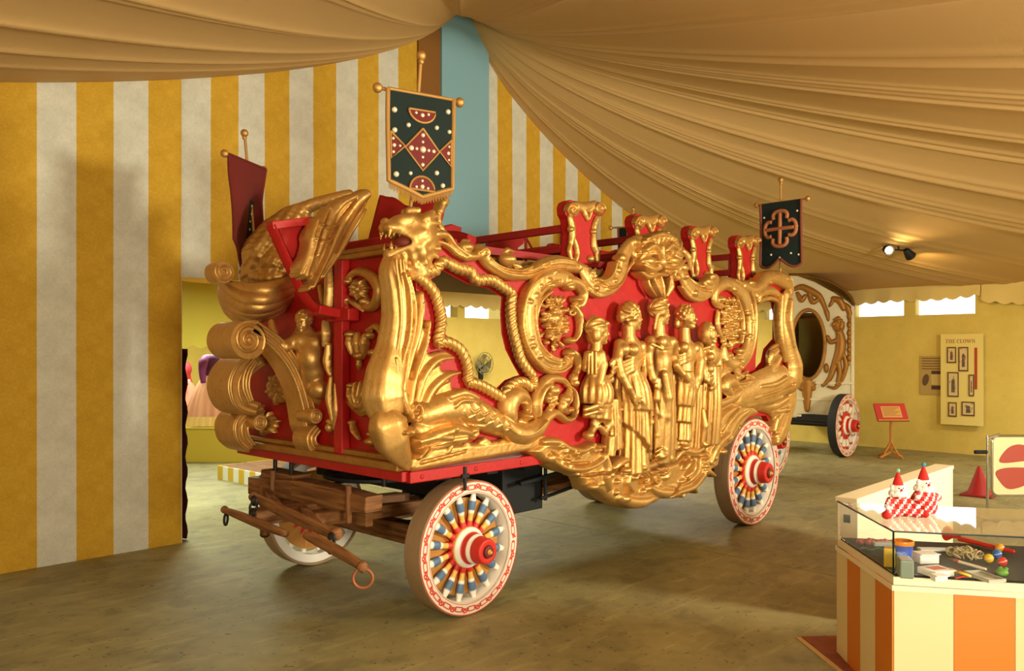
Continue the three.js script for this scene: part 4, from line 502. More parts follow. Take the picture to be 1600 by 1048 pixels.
// ---------------------------------------------------------------- the lion head of the corner
{
  const c = P3(641, 373, -.02), s = .168, f = V3(-.9, .1, -.18).normalize(), zz = V3().crossVectors(f, V3(0, 1, 0)).normalize(), uu = V3().crossVectors(zz, f);
  const two = (fn) => { const a = fn(1), b = fn(-1); return (x, y, z) => Math.min(a(x, y, z), b(x, y, z)); };
  const bodyF = union(.2, ell([-.15, .12, 0], [.88, .85, .74]), ell([.62, .25, 0], [.5, .3, .5]), two((k) => ell([.4, .58, .34 * k], [.3, .17, .28])), two((k) => ell([-.08, -.12, .5 * k], [.42, .55, .28])), cap([-.05, -.5, 0], [.7, -.74, 0], .36, .28), cap([.5, -.85, 0], [.15, -1.2, 0], .24, .12), cap([-.5, -.2, 0], [-.35, -1.1, 0], .5, .52));
  const detail = union(.06, ell([1.06, .42, 0], [.13, .13, .22]), two((k) => ell([.85, .2, .24 * k], [.3, .19, .24])), two((k) => cap([.58, .62, .12 * k], [.3, .64, .55 * k], .1, .08)), two((k) => ell([.6, .46, .36 * k], [.11, .1, .11])), two((k) => cap([-.25, .72, .42 * k], [-.55, 1.02, .5 * k], .2, .09)), two((k) => cap([.25, .95, .16 * k], [-.1, 1.06, .2 * k], .13, .12)), two((k) => cap([.62, -.6, .26 * k], [.2, -.4, .5 * k], .1, .1)));
  const cavity = ell([1.0, -.22, 0], [.92, .27, 1.1]), cav2 = cap([.1, -.22, 0], [1.3, -.22, 0], .2, .3);
  const teeth = union(.02, ...[1, -1].flatMap((k) => [cap([.98, .06, .34 * k], [1.0, -.2, .33 * k], .085, .02), cap([.84, -.52, .26 * k], [.86, -.28, .26 * k], .08, .02), cap([.82, .0, .31 * k], [.82, -.1, .31 * k], .06, .03), cap([.6, .02, .34 * k], [.6, -.07, .34 * k], .06, .03), cap([.66, -.5, .27 * k], [.66, -.42, .27 * k], .06, .03)]), cap([1.14, -.02, .08], [1.14, -.1, .08], .05, .03), cap([1.14, -.02, -.08], [1.14, -.1, -.08], .05, .03));
  const mane = union(.08, ...Array.from({ length: 16 }, (_, i) => { const k = i % 2 ? 1 : -1, j = i >> 1, a = 2.2 - j * .52; return cap([-.25 + .1 * Math.cos(a), .1 + .62 * Math.sin(a), .62 * k], [-.55 + .45 * Math.cos(a + .4), .05 + .95 * Math.sin(a + .25), .5 * k], .16, .06); }), ...Array.from({ length: 8 }, (_, j) => cap([-.3, .6 - .22 * j, (j % 2 ? .3 : -.3)], [-1.05, .45 - .24 * j, (j % 2 ? .2 : -.25)], .2, .07)), ...[1, -1].flatMap((k) => [cap([.15, -.55, .5 * k], [-.1, -1.05, .45 * k], .14, .07), cap([-.1, -.35, .62 * k], [-.45, -.85, .55 * k], .16, .07), cap([.35, -.72, .36 * k], [.2, -1.15, .3 * k], .11, .06)]));
  const F = (x, y, z) => { const p = V3(x - c[0], y - c[1], z - c[2]), X = p.dot(f) / s, Y = p.dot(uu) / s, Z = p.dot(zz) / s; let d = smin(smin(bodyF(X, Y, Z), detail(X, Y, Z), .12), mane(X, Y, Z), .1) + .02 * Math.sin(X * 9 + Y * 5) * Math.sin(Y * 8 - Z * 6) * (X < .3 ? 1 : .25); d = Math.max(d, -Math.min(cavity(X, Y, Z), cav2(X, Y, Z))); return Math.min(d, teeth(X, Y, Z)) * s; };
  const R = s * 1.55, head = mesh('lion_head', solid(F, [c[0] - R, c[1] - R, c[2] - R], [c[0] + R, c[1] + R, c[2] + R], .0062), M.gold, wagon, 'roaring gold lion head at the front corner');
  const tongueAt = (X, Y) => V3(...c).addScaledVector(f, X * s).addScaledVector(uu, Y * s);
  const mouth = std({ color: 0x7c2a16, roughness: .6 }); mesh('mouth_lining', [(() => { const p = tongueAt(.22, -.2); return new THREE.SphereGeometry(s * .42, 16, 12).scale(.9, .72, 1).translate(p.x, p.y, p.z); })(), sweep([[.3, -.34], [.6, -.4], [.92, -.42]].map((q) => tongueAt(...q).toArray()), [s * .2, s * .18, s * .08], { n: 4, fn: 1, fb: .6 })], mouth, head);
}
// ---------------------------------------------------------------- the wagon's front
const XF = -.40, fx = (px, py, x = XF) => { const p = onX(px, py, x); return [p.z, p.y]; };
const ZL = -2.02, yTop = fx(560, 405)[1], yBase = .985;
mesh('front_panel', boxUV(box(XF, yBase, ZL, XF + .05, yTop, -.03, .004)), M.red, wagon);
mesh('front_cornice', [box(XF - .05, yTop, ZL - .02, XF + .08, yTop + .035, .0, .01), box(XF - .03, yTop + .035, ZL - .02, XF + .08, yTop + .07, 0, .012)], M.goldDull, wagon);
mesh('base_moulding', [box(XF - .1, yBase, ZL - .1, XF + .05, yBase + .05, .0, .012), box(XF - .06, yBase + .05, ZL - .06, XF + .05, yBase + .085, 0, .01)], M.goldDull, wagon);
mesh('base_beam', box(XF - .06, yBase - .065, ZL - .02, XF + .04, yBase - .002, .0, .006), M.red, wagon);
mesh('side_beam', [box(XF - .02, yBase - .075, -.1, 0.80, yBase - .004, .03, .008), ...[[-.33, .04], [.12, .03], [.55, .03]].map(([x, r]) => new THREE.SphereGeometry(.016, 10, 8).scale(1, 1, .5).translate(x, yBase - .04, .03))], M.red, wagon);
const frontCarve = (name, prims, o = {}) => mesh(name, relief(frontP(o.at ?? XF - .002), prims, { rough: [.003, 40], clip: .02, cell: .006, ...o }), M.gold, wagon, o.label);
// post and footboard arm
const zp = fx(530, 545, XF - .06)[0];
mesh('front_post', [box(XF - .07, yBase + .05, zp - .05, XF - .005, yTop, zp + .045, .008)], M.red, wagon);
const armPts = num('424,352 440,388 456,422 472,455 490,478 512,488 536,492').map(([x, y]) => onZ(x, y, zp)).map((p) => [p.x, p.y, p.z]);
mesh('footboard_arm', [sweep(armPts, .032, { n: 6, k: 4, up: [0, 0, 1], fixed: 1, fb: 1.2, fn: 1.5 }), (() => { const a = P3(421, 353, zp), b = P3(497, 344, zp); return bar(a, b, .08, .05); })(), (() => { const a = P3(490, 484, zp), b = P3(565, 500, zp - .03); return bar([a[0], a[1], zp], [XF - .01, a[1] - .03, zp], .14, .06); })(), box(XF - .1, P3(530, 490, zp)[1] - .05, zp - .09, XF - .01, P3(530, 490, zp)[1] + .03, zp + .16, .01)], M.red, wagon);
mesh('footboard_side', boxUV(board(zpts('428,356 500,344 492,375 480,398 470,430 474,452 456,425', zp - .02), zp - .06, zp - .02)), M.red, wagon);
// gold scalloped leaf on the footboard's near side
mesh('shell_leaf', relief(sideP(zp + .06), [
  A(.06, 8, '503,333 520,322 545,312 570,300 579,304 569,328 556,352 546,370 533,390 520,412 506,434 496,444 478,456 484,440 478,432 472,430 465,424 461,418 467,406 478,392 476,368 489,346'),
  S([8, 10, 9, 7, 4], .06, '574,303 556,318 534,350 512,398 488,448', { z: .03, even: 1 }), S([4, 7, 8, 6], .05, '556,306 530,322 512,356 496,398', { z: .04, even: 1 }), S([4, 7, 7, 5], .05, '516,326 506,350 492,388 478,430', { z: .04, even: 1 }), S([4, 6, 6, 4], .05, '496,344 488,370 482,398 468,428', { z: .03, even: 1 }), S([3, 5, 5, 3], .045, '570,328 552,356 530,394 504,432', { z: .03, even: 1 }), S([3, 4, 3], .03, '500,430 490,442 482,452', { z: .05 }), G(2, .04, '548,314 522,350 500,404 480,444'), G(2, .04, '508,330 496,360 484,400'), G(2, .03, '564,318 544,348 520,394'), S([2, 2.5, 2], .02, '505,350 515,356 526,352', { z: .09 }), S([2, 2.5, 2], .02, '496,372 508,378 520,374', { z: .08 }),
], { cell: .006, clip: .01, back: .03, rough: [.004, 40] }), M.gold, wagon, 'upswept gold shell leaf beside the driver seat');
{ // the draped gold shell below it
  const D = (px, py, d) => atD(px, py, d).toArray(), ch = (s, r, k) => { const q = num(s).map(([x, y, d]) => D(x, y, d)), c = smooth(q, 3), fs = []; for (let i = 0; i < c.length - 1; i++) { const t = i / (c.length - 1); fs.push(cap(c[i], c[i + 1], r * (.75 + .5 * Math.sin(t * 3.14)), r * (.75 + .5 * Math.sin((i + 1) / (c.length - 1) * 3.14)))); } return union(k || .012, ...fs); };
  const rim = smooth(num('349,434 364,439 392,446 424,444 452,436 470,428'), 8), keel = smooth(num('346,462 356,488 378,500 408,498 440,484 474,452'), 8), at2 = (P, u) => { const f = u * (P.length - 1), k = Math.min(P.length - 2, Math.floor(f)); return [lerp(P[k][0], P[k + 1][0], f - k), lerp(P[k][1], P[k + 1][1], f - k)]; };
  mesh('shell_bowl', gridSurf(70, 60, (u, v) => { const p = at2(rim, u), q = at2(keel, u), w = Math.pow(v, .85), e = Math.sin(Math.PI * clamp(u * .96 + .03, 0, 1)), r = Math.pow(Math.abs(Math.sin((v * 4.6 + .9 * (1 - u) * (1 - u)) * Math.PI)), .5), d = 6.05 - .34 * e * Math.sin(Math.PI * (.3 + .62 * v)) - .1 * e - .075 * r * (.3 + e) * (1 - .3 * v); return D(lerp(p[0], q[0], w), lerp(p[1], q[1], w) + 5 * e * Math.sin(v * 3.14), d); }, .03), M.gold, wagon, 'bowl of the shell with swag folds');
  const fill = union(.05, ell(D(412, 432, 6.06), [.17, .1, .16]), ell(D(412, 398, 6.0), [.15, .17, .16]), ell(D(436, 372, 5.98), [.14, .15, .15]), ell(D(460, 350, 5.98), [.13, .13, .14]), ell(D(438, 415, 5.92), [.12, .12, .12]));
  const crown = union(.03, ch('388,420,6.0 392,392,5.98 408,367,5.95 430,349,5.95 456,334,5.95 486,321,5.95 516,311,5.98 546,302,6.02', .04), ch('398,414,5.92 404,394,5.9 420,372,5.88', .035), ch('412,428,5.88 422,408,5.86 440,396,5.86', .03), ch('390,430,5.95 410,436,5.85 440,432,5.82', .03));
  const a = D(430, 400, 5.9), pit = (x, y, z) => .008 * Math.sin(x * 90 + y * 30) * Math.sin(y * 95 - z * 40);
  const cut = D(470, 400, 5.7);
  mesh('shell_footboard', solid((x, y, z) => smin(fill(x, y, z) + pit(x, y, z), crown(x, y, z), .04), [a[0] - .75, a[1] - .55, a[2] - .6], [a[0] + .95, a[1] + .6, a[2] + .5], .011), M.gold, wagon, 'huge draped gold shell at the driver footboard');
}
// scrolls carved in the round: a drum with volutes on its ends, and curved brackets
const drum = (px, py, z0, z1, r, a0 = 0, dir = 1) => { const c = onZ(px, py, z0), n = 40, prof = []; const g = [new THREE.CylinderGeometry(r, r, z0 - z1, 28).rotateX(Math.PI / 2).translate(c.x, c.y, (z0 + z1) / 2)]; for (const [z, s] of [[z0, 1], [z1, -1]]) { const pts = []; for (let i = 0; i <= n; i++) { const t = i / n, a = a0 + dir * t * 13, q = r * lerp(.9, .14, t); pts.push([c.x + Math.cos(a) * q, c.y + Math.sin(a) * q, z]); } g.push(sweep(pts, [r * .13, r * .07], { n: 1, k: 8 }), ball(c.x, c.y, z, r * .17)); } return g; };
function bracket(s, z0, z1, r) { const P = smooth(zpts(s, z0), 6), n = P.length, up = [], dn = []; for (let i = 0; i < n; i++) { const a = P[Math.max(0, i - 1)], b = P[Math.min(n - 1, i + 1)], l = hyp(b[0] - a[0], b[1] - a[1]), t = i / (n - 1) * (r.length - 1), k = Math.min(r.length - 2, Math.floor(t)), q = lerp(r[k], r[k + 1], t - k); up.push([P[i][0] - (b[1] - a[1]) / l * q, P[i][1] + (b[0] - a[0]) / l * q]); dn.unshift([P[i][0] + (b[1] - a[1]) / l * q, P[i][1] - (b[0] - a[0]) / l * q]); } const rib = (f) => sweep(P.map((p, i) => { const q = up[i], d = dn[n - 1 - i]; return [lerp(d[0], q[0], f), lerp(d[1], q[1], f), z0 + .002]; }), .011, { raw: 1, k: 8 }); return [board([...up, ...dn], z1, z0, [], .012), rib(.12), rib(.88), rib(.5)]; }
const zv = -1.05;
mesh('scroll_bracket', [...drum(389, 531, zv, zv - .34, .125, -.6, 1), ...bracket('396,510 414,522 436,540 456,566 470,596 480,630 487,662 494,690', zv, zv - .2, [.05, .05, .055, .055, .05, .05, .06, .04])], M.gold, wagon, 'large gold scroll bracket with a spiral drum');
mesh('scroll_bracket', [...bracket('418,556 396,566 378,584 372,606 380,630 404,640', -1.44, -1.77, [.06, .07, .075, .075, .065, .05]), ...bracket('400,562 388,580 384,604 392,628', -1.42, -1.48, [.02, .03, .03, .02])], M.gold, wagon);
mesh('scroll_bracket', [...bracket('414,642 392,648 378,664 380,684 394,700', -1.64, -1.94, [.05, .06, .065, .06, .04]), ...drum(407, 660, -1.52, -1.64, .055, 1, -1)], M.gold, wagon);
{ const c = P3(350, 425, -1.5); mesh('scroll_curl', drum(350, 425, -1.5, -1.64, .075, 2.4, 1), M.gold, wagon); }
mesh('scroll_foot', [...bracket('497,668 486,684 492,700 510,702 524,690', zv + .1, zv - .08, [.03, .04, .04, .035, .02]), ...drum(494, 650, zv + .12, zv - .06, .05, 0, 1), ...bracket('505,700 512,712 503,722', zv + .1, zv, [.03, .025, .01])], M.gold, wagon);
{ // the cherub that carries the shell
  const N = (px, py, d) => atD(px, py, d).toArray(), T = (l, r) => { const q = l.map((p) => N(...p)); return union(.015, ...q.slice(1).map((b, i) => cap(q[i], b, r[i], r[i + 1]))); };
  const bodyC = union(.03, T([[477, 528, 5.62], [485, 553, 5.55], [490, 578, 5.56], [494, 606, 5.62]], [.085, .092, .085, .06]), ell(N(470, 533, 5.55), [.06, .05, .06]), ell(N(492, 536, 5.53), [.055, .05, .055]), ell(N(486, 560, 5.5), [.07, .08, .07]), T([[466, 531, 5.58], [446, 541, 5.5], [431, 537, 5.48]], [.046, .042, .034]), T([[431, 537, 5.48], [427, 520, 5.5], [424, 503, 5.55]], [.034, .03, .022]), T([[496, 528, 5.58], [512, 522, 5.6], [516, 500, 5.64]], [.044, .038, .026]), T([[494, 604, 5.6], [500, 622, 5.62]], [.062, .055]), ell(N(500, 608, 5.54), [.075, .065, .07]), T([[482, 590, 5.6], [476, 606, 5.62]], [.06, .05]), T([[476, 519, 5.6], [474, 508, 5.6]], [.045, .045]));
  const c = N(474, 502, 5.56), f = V3(-.75, -.1, .65).normalize(), hd = [c, .062], yaw = Math.atan2(f.z, f.x);
  const lo = N(418, 640, 5.75), hi = N(520, 490, 5.45), xs = [lo, hi, N(418, 500, 5.45), N(524, 500, 5.8)];
  const hh = (() => { const p0 = V3(...c); return (x, y, z) => HC(x, y, z); })(), HC = headSDF([474, 503, c[2]], .076, yaw, { curly: 1, fringe: .05 });
  const cc = [c[0], c[1], c[2]], off = P3(474, 503, c[2]); // the head is set where its line of sight meets its depth
  mesh('cherub', [solid(bodyC, [Math.min(...xs.map((p) => p[0])) - .15, lo[1] - .12, Math.min(...xs.map((p) => p[2])) - .15], [Math.max(...xs.map((p) => p[0])) + .15, hi[1] + .12, Math.max(...xs.map((p) => p[2])) + .15], .008), solid(HC, [off[0] - .12, off[1] - .13, off[2] - .12], [off[0] + .12, off[1] + .12, off[2] + .12], .0045)], M.gold, wagon, 'gold cherub straining under the shell');
}
const rosette = (x, y, rx, ry, n = 6) => [B(x, y, rx, ry, .035), B(x, y, rx * .34, ry * .34, .05, { z: .03 }), ...Array.from({ length: n }, (_, i) => { const a = i / n * 6.283 + .3; return B(x + Math.cos(a) * rx * .62, y + Math.sin(a) * ry * .62, rx * .36, ry * .36, .04, { z: .02 }); }), ...Array.from({ length: n }, (_, i) => { const a = (i + .5) / n * 6.283 + .3; return S([rx * .1, rx * .2, 1], .05, `${x + Math.cos(a) * rx * .3},${y + Math.sin(a) * ry * .3} ${x + Math.cos(a) * rx * .7},${y + Math.sin(a) * ry * .7} ${x + Math.cos(a) * rx * 1.1},${y + Math.sin(a) * ry * 1.1}`, { z: .02 }); })];
frontCarve('rosette', rosette(434, 607, 20, 24)); frontCarve('rosette', rosette(413, 662, 18, 17));
frontCarve('leaf_carving', [S([4, 6, 8, 8, 6, 4], .06, '540,436 556,424 578,432 590,452 585,474 572,480 564,472'), B(569, 471, 6, 7, .08), ...rosette(558, 452, 13, 15, 7), S([3, 5, 2], .06, '546,470 556,476 566,486'), S([3, 4, 2], .06, '542,468 538,478 544,484'), B(543, 440, 5, 5, .07)]);
frontCarve('leaf_carving', [S([3, 5, 7, 7, 5], .06, '572,516 586,510 598,522 599,542 586,556'), B(583, 551, 7, 8, .08), ...[0, 1, 2].map((i) => S([4, 7, 4], .07, `${544 + i * 12},${520 + i * 2} ${546 + i * 11},${536} ${549 + i * 9},${552}`)), B(560, 556, 6, 7, .08), B(546, 522, 6, 6, .08), B(576, 524, 6, 7, .07), S([3, 4, 2], .05, '560,560 561,570 560,577')]);
frontCarve('leaf_carving', [S([7, 12, 9], .05, '545,628 562,636 580,634'), ...[0, 1, 2, 3, 4].map((i) => S([2, 5, 3], .07, `${544 + i * 9},${600 - i * 2} ${547 + i * 7},${618} ${556 + i * 2},${638}`)), B(562, 634, 10, 8, .07), B(548, 602, 5, 5, .07), B(575, 596, 5, 5, .07)]);
frontCarve('leaf_carving', [B(577, 690, 7, 8, .07), B(588, 684, 6, 7, .07), B(578, 678, 4, 5, .06), B(592, 696, 5, 5, .05)]); frontCarve('leaf_carving', [S([3, 4, 2], .06, '549,662 553,674 560,686'), B(549, 660, 4, 5, .06)]); frontCarve('leaf_carving', [B(514, 668, 5, 9, .06), B(514, 658, 4, 5, .05)]);
frontCarve('leaf_carving', [S([5, 7, 6, 3], .08, '512,418 514,450 512,478 510,486'), S([4, 5, 3], .06, '500,448 504,466 506,486'), S([3, 5, 3], .07, '506,502 508,520 506,540'), S([3, 6, 5, 3], .06, '516,590 514,620 518,645 520,664'), S([3, 5, 3], .06, '524,600 526,640 522,670'), S([4, 6, 3], .06, '512,540 510,565 514,585')], { at: XF - .03 });
// ---------------------------------------------------------------- roof with cross benches, floor and far side
const ZFAR = -2.02, XREAR = 4.72, ROOF = 2.28;
mesh('roof_deck', [boxUV(box(XF + .06, ROOF, ZFAR, XREAR, ROOF + .06, -.06)), box(XF + .06, ROOF + .06, ZFAR, XREAR, ROOF + .1, ZFAR + .06)], std({ color: 0x8d6a33, roughness: .8 }), wagon, 'tan boarded underside and deck of the roof');
mesh('floor_deck', boxUV(box(XF + .06, .92, ZFAR, XREAR, .985, -.06)), M.oldWood, wagon);
mesh('far_rail', [box(.2, .985, ZFAR, XREAR, 1.1, ZFAR + .05), box(XREAR - .1, .985, ZFAR, XREAR, ROOF, ZFAR + .08)], M.red, wagon);
{ // the benches: a carved end post at the near side, planks across the roof on iron legs
  const out = '883,322 886,315 892,312 900,314 908,318 915,319 924,317 931,314 940,316 946,322 947,330 942,337 935,338 932,346 930,356 929,367 933,380 937,392 936,404 934,412 890,412 889,398 891,380 892,366 890,352 888,342 884,334';
  const zc = -.15, postG = board(zpts(out, zc), zc - .09, zc, [], .008);
  const carvG = relief(sideP(zc + .001), [B(897, 327, 10, 12, .035), Vt(897, 327, 10, 12, 1.4, 180, 2.2, .03, { z: .02 }), B(937, 326, 8.5, 10, .035), Vt(937, 326, 8.5, 10, -1.4, 0, 2, .03, { z: .02 }), S([6, 7, 6], .03, '902,321 915,324 931,320'), S([3, 5, 2], .03, '910,324 916,334 919,344'), S([2, 3, 1.5], .03, '926,322 924,332 921,342'), S([4.5, 6, 6, 4.5], .035, '892,340 895,352 896,366 894,378'), S([3.4, 4, 4, 3.5], .035, '897,372 901,384 903,396 900,408'), S([3, 4, 3], .03, '893,380 891,392 893,404'), B(896, 407, 5, 6, .035), S([4.5, 5, 4.5], .03, '934,342 930,354 929,368'), S([4.5, 5.5, 5, 4], .035, '929,372 930,384 934,394 935,406'), B(925, 404, 4.5, 6, .04), B(893, 358, 4, 5, .04), B(929, 362, 4, 5, .04)], { cell: .0045, clip: .006, rough: [.003, 50] });
  const x1 = onZ(915, 360, zc).x;
  const farG = board(zpts('884,322 892,313 915,318 931,313 946,320 944,334 934,342 932,364 936,388 934,412 890,412 892,378 888,342', zc).map(([x, y]) => [x, y]), zc - 1.78, zc - 1.7, [], .012);
  [1.47, 2.344, 3.211, 4.074].forEach((x, i) => {
    const b = new THREE.Group(); b.name = pname(wagon, 'roof_bench'); b.position.set(x - x1, 0, 0); wagon.add(b);
    mesh('end_post', postG, M.red, b); mesh('post_carving', carvG, M.gold, b, 'gold scrolls on the end post');
    mesh('far_end', farG, M.red, b);
    const X = x1, yb = 2.68, zs = zc - .09, ze = zc - 1.72;
    mesh('back_plank', box(X - .17, yb - .05, ze, X - .13, yb + .01, zs, .006), M.redDark, b); mesh('seat_plank', [box(X - .2, 2.5, ze, X + .16, 2.53, zs, .006), box(X - .2, 2.47, ze, X - .16, 2.5, zs)], M.redDark, b);
    for (const z of [-.12, -.5, -.95, -1.4]) mesh('bench_iron', [rodOf([X - .15, 2.33, zc + z], [X - .15, yb - .04, zc + z], .012), rodOf([X + .12, 2.33, zc + z], [X - .14, 2.62, zc + z], .009), rodOf([X + .12, 2.33, zc + z], [X + .12, 2.5, zc + z], .011)], M.redDark, b);
  });
  mesh('driver_seat', [(() => { const c = onX(640, 312, .2), g = gridSurf(24, 8, (u, v) => { const z = lerp(-1.16, -.42, u), y = lerp(2.5, 2.82, v) + .05 * Math.cos((u - .12) * 9) * v + (u < .1 ? .05 * v * (1 - u * 10) : 0); return [.12 + .12 * v + .03 * Math.sin(u * 6), y, z]; }, .09); return g; })(), box(-.1, 2.42, -1.2, .36, 2.5, -.4, .02)], M.cushion, wagon, 'red padded driver seat with a wavy back');
  mesh('driver_seat', [gridSurf(20, 8, (u, v) => { const z = lerp(-1.3, -.8, u); return [.78 + .05 * v, lerp(2.38, 2.62, v) + (.05 * Math.sin(u * 3.1)) * v, z]; }, .09), box(.62, 2.34, -1.35, .9, 2.42, -.7, .02)], M.cushion, wagon, 'red padded bench back behind the driver');
  mesh('roof_rail', [box(XF + .1, ROOF + .1, -.22, XREAR - .2, ROOF + .15, -.18), bar([.5, 2.36, -.3], [1.2, 2.36, -1.9], .06, .05), bar([.2, 2.36, -1.9], [4.5, 2.36, -1.9], .06, .06)], M.redDark, wagon);
}
// gold bracket that carries the banner beside the lion
mesh('banner_bracket', sweep(zpts3('692,312 687,322 683,338 684,350 690,364 700,372', -.06), (t) => [.055, .045, .033, .034, .04, .035][Math.min(5, Math.floor(t * 6))], { n: 8, k: 14, fb: .7 }), M.gold, wagon);
// ---------------------------------------------------------------- wheels
const PAINT = { red: 0xc8281c, white: 0xefe6d4, blue: 0x54708e, ochre: 0xe2b04e, flame: 0xb4571c };
function rimTexture(base, ink, n) {
  return canvasTex(2048, 128, (c, w, h) => {
    c.fillStyle = base; c.fillRect(0, 0, w, h); c.fillStyle = ink; c.fillRect(0, 0, w, 10); c.fillRect(0, h - 14, w, 6);
    const s = w / n; c.strokeStyle = ink; for (let i = 0; i < n; i++) { const x = i * s; c.lineWidth = 12; c.beginPath(); c.roundRect(x + s * .2, h * .32, s * .6, h * .36, 14); c.stroke(); c.lineWidth = 12; for (const k of [-.13, .13]) { c.beginPath(); c.arc(x + k * s, h * .5, 11, 0, 7); c.stroke(); c.beginPath(); c.moveTo(x + k * s, h * .36); c.lineTo(x + k * s * .2, h * .2); c.stroke(); } c.beginPath(); c.arc(x, h * .5, 8, 0, 7); c.fillStyle = ink; c.fill(); }
    seed(77); c.globalAlpha = .25; for (let i = 0; i < 240; i++) { c.fillStyle = i % 2 ? '#9a7a60' : '#c9b69c'; c.fillRect(rnd() * w, rnd() * h, 2 + rnd() * 10, 2 + rnd() * 5); }
  });
}
const fanTex = canvasTex(1024, 256, (c, w, h) => {
  c.fillStyle = '#b5792f'; c.fillRect(0, 0, w, h); seed(81);
  for (let i = 0; i < 900; i++) { c.fillStyle = ['#7c4a18', '#d09a4a', '#e3bb72', '#8f5a20'][i % 4]; c.globalAlpha = .35; const x = rnd() * w, y = rnd() * h; c.fillRect(x, y, 1.6, 30 + 90 * rnd()); }
  c.globalAlpha = 1; c.fillStyle = '#c2281a'; for (let i = 0; i < 16; i++) { const x = (i + .5) * w / 16; c.beginPath(); c.moveTo(x - w / 34, h); c.quadraticCurveTo(x - w / 60, h * .7, x, h * .5); c.quadraticCurveTo(x + w / 60, h * .7, x + w / 34, h); c.fill(); }
});
const WM = {
  iron: std({ color: 0x9a7c58, roughness: .65, bumpMap: goldBump, bumpScale: .003 }), rim: std({ map: rimTexture('#dccfba', '#c33a26', 22), roughness: .55 }), fan: std({ map: fanTex, roughness: .7 }), paint: std({ vertexColors: true, roughness: .5 }), white: std({ color: 0xe6dccb, roughness: .6 }),
  ironDark: std({ color: 0x20211f, roughness: .7 }), rim2: std({ map: rimTexture('#e9dfc4', '#c33a26', 18), roughness: .55 }),
};
const ringFace = (r0, r1, z, n = 96) => { const pos = [], idx = [], uvs = []; for (let i = 0; i <= n; i++) { const a = i / n * 6.28319; for (const r of [r0, r1]) { pos.push(r * Math.cos(a), r * Math.sin(a), z); uvs.push(i / n, r === r0 ? 0 : 1); } } for (let i = 0; i < n; i++) { const a = i * 2; idx.push(a, a + 1, a + 2, a + 1, a + 3, a + 2); } return geoOf(pos, idx, uvs); };
const annulus = (r0, r1, z0, z1, n = 96) => lathe([[r0, z0], [r1 - .006, z0], [r1, z0 + .006], [r1, z1 - .006], [r1 - .006, z1], [r0, z1], [r0, z0]], n).rotateX(Math.PI / 2);
function makeWheel(R, parent, pos, o = {}) {      // axle along z, the painted face at z = 0
  const g = new THREE.Group(); g.name = parent === scene ? numbered(o.name || 'wagon_wheel') : pname(parent, 'wheel'); g.position.set(...pos); parent.add(g);
  const w = o.width || .15, N = o.spokes || 16, ri = R * .8;
  mesh('tyre', annulus(R - .022, R, -w, 0.004), o.tyre || WM.iron, g, 'broad dull iron tyre'); mesh('rim', [annulus(ri, R - .02, -w + .01, -.006)], WM.white, g); mesh('rim_paint', ringFace(ri + .004, R - .006, .0055), o.rim || WM.rim, g, 'white ring painted with a red chain');
  mesh('sunburst', [ringFace(R * .3, R * .72, -.075), (() => { const k = ringFace(R * .3, R * .72, -.085); return k.rotateY(Math.PI).translate(0, 0, -.17); })()].map((k) => k), o.fan || WM.fan, g, 'ochre sunburst web with red flames');
  const L = ri - R * .26, prof = [[.026, 0], [.028, L * .1], [.019, L * .3], [.025, L * .5], [.03, L * .72], [.02, L * .92], [.018, L]].map(([r, y]) => [r * (R / .46) * (o.fat || 1), y]);
  const col = o.colors || [[.0, PAINT.red], [.2, PAINT.red], [.22, PAINT.ochre], [.42, PAINT.white], [.5, PAINT.white], [.52, PAINT.blue], [.76, PAINT.blue], [.78, PAINT.white], [1, PAINT.white]].map(([t, c]) => [t, lin(c)]);
  const pf = smooth(prof, 5), sg = lathe(pf, 10); sg.scale(1, 1, .8); tint(sg, (x, y) => { const t = y / L; let c = col[0][1]; for (const [k, v] of col) if (t >= k) c = v; return c; }); sg.translate(0, R * .26, -.045);
  for (let i = 0; i < N; i++) { const s = mesh('spoke', sg, WM.paint, g); s.rotation.z = (i + .5) / N * 6.28319; }
  const hub = lathe(smooth([[0, -w * .9], [R * .2, -w * .9], [R * .24, -.09], [R * .3, -.05], [R * .3, -.01], [R * .235, .012], [R * .22, .02], [R * .225, .05], [R * .2, .075], [R * .2, .085]], 4), 32).rotateX(Math.PI / 2); const K = lin(PAINT.red), Wt = lin(PAINT.white), Oc = lin(PAINT.ochre);
  tint(hub, (x, y, z) => { const r = Math.hypot(x, y) / R; return z < -.012 ? (r > .27 ? Oc : K) : z < .008 ? Wt : z < .055 ? K : Wt; }); mesh('hub', hub, WM.paint, g, 'turned hub in red and white rings');
  const cap = lathe(smooth([[0, .19], [R * .02, .19], [R * .03, .175], [R * .085, .172], [R * .09, .158], [R * .105, .158], [R * .16, .16], [R * .185, .15], [R * .195, .11], [R * .19, .08], [0, .08]], 4), 28).rotateX(Math.PI / 2); tint(cap, (x, y, z) => { const r = Math.hypot(x, y) / R; return r < .035 ? Oc : r < .1 ? lin(0x6a1a14) : K; }); mesh('hub_cap', cap, WM.paint, g, 'red hub cap with a dark iron nut');
  return g;
}
const WF = onZ(735, 857, 0), WR = onZ(1178, 737, 0), RF = .435, RR = .525;
makeWheel(RF, wagon, [WF.x, RF, .005]); makeWheel(RR, wagon, [WR.x, RR, .005], { spokes: 16 });
for (const [x, R] of [[WF.x, RF], [WR.x, RR]]) { const w = makeWheel(R, wagon, [x, R, -1.93]); w.rotation.y = Math.PI; w.position.z = -1.93; }
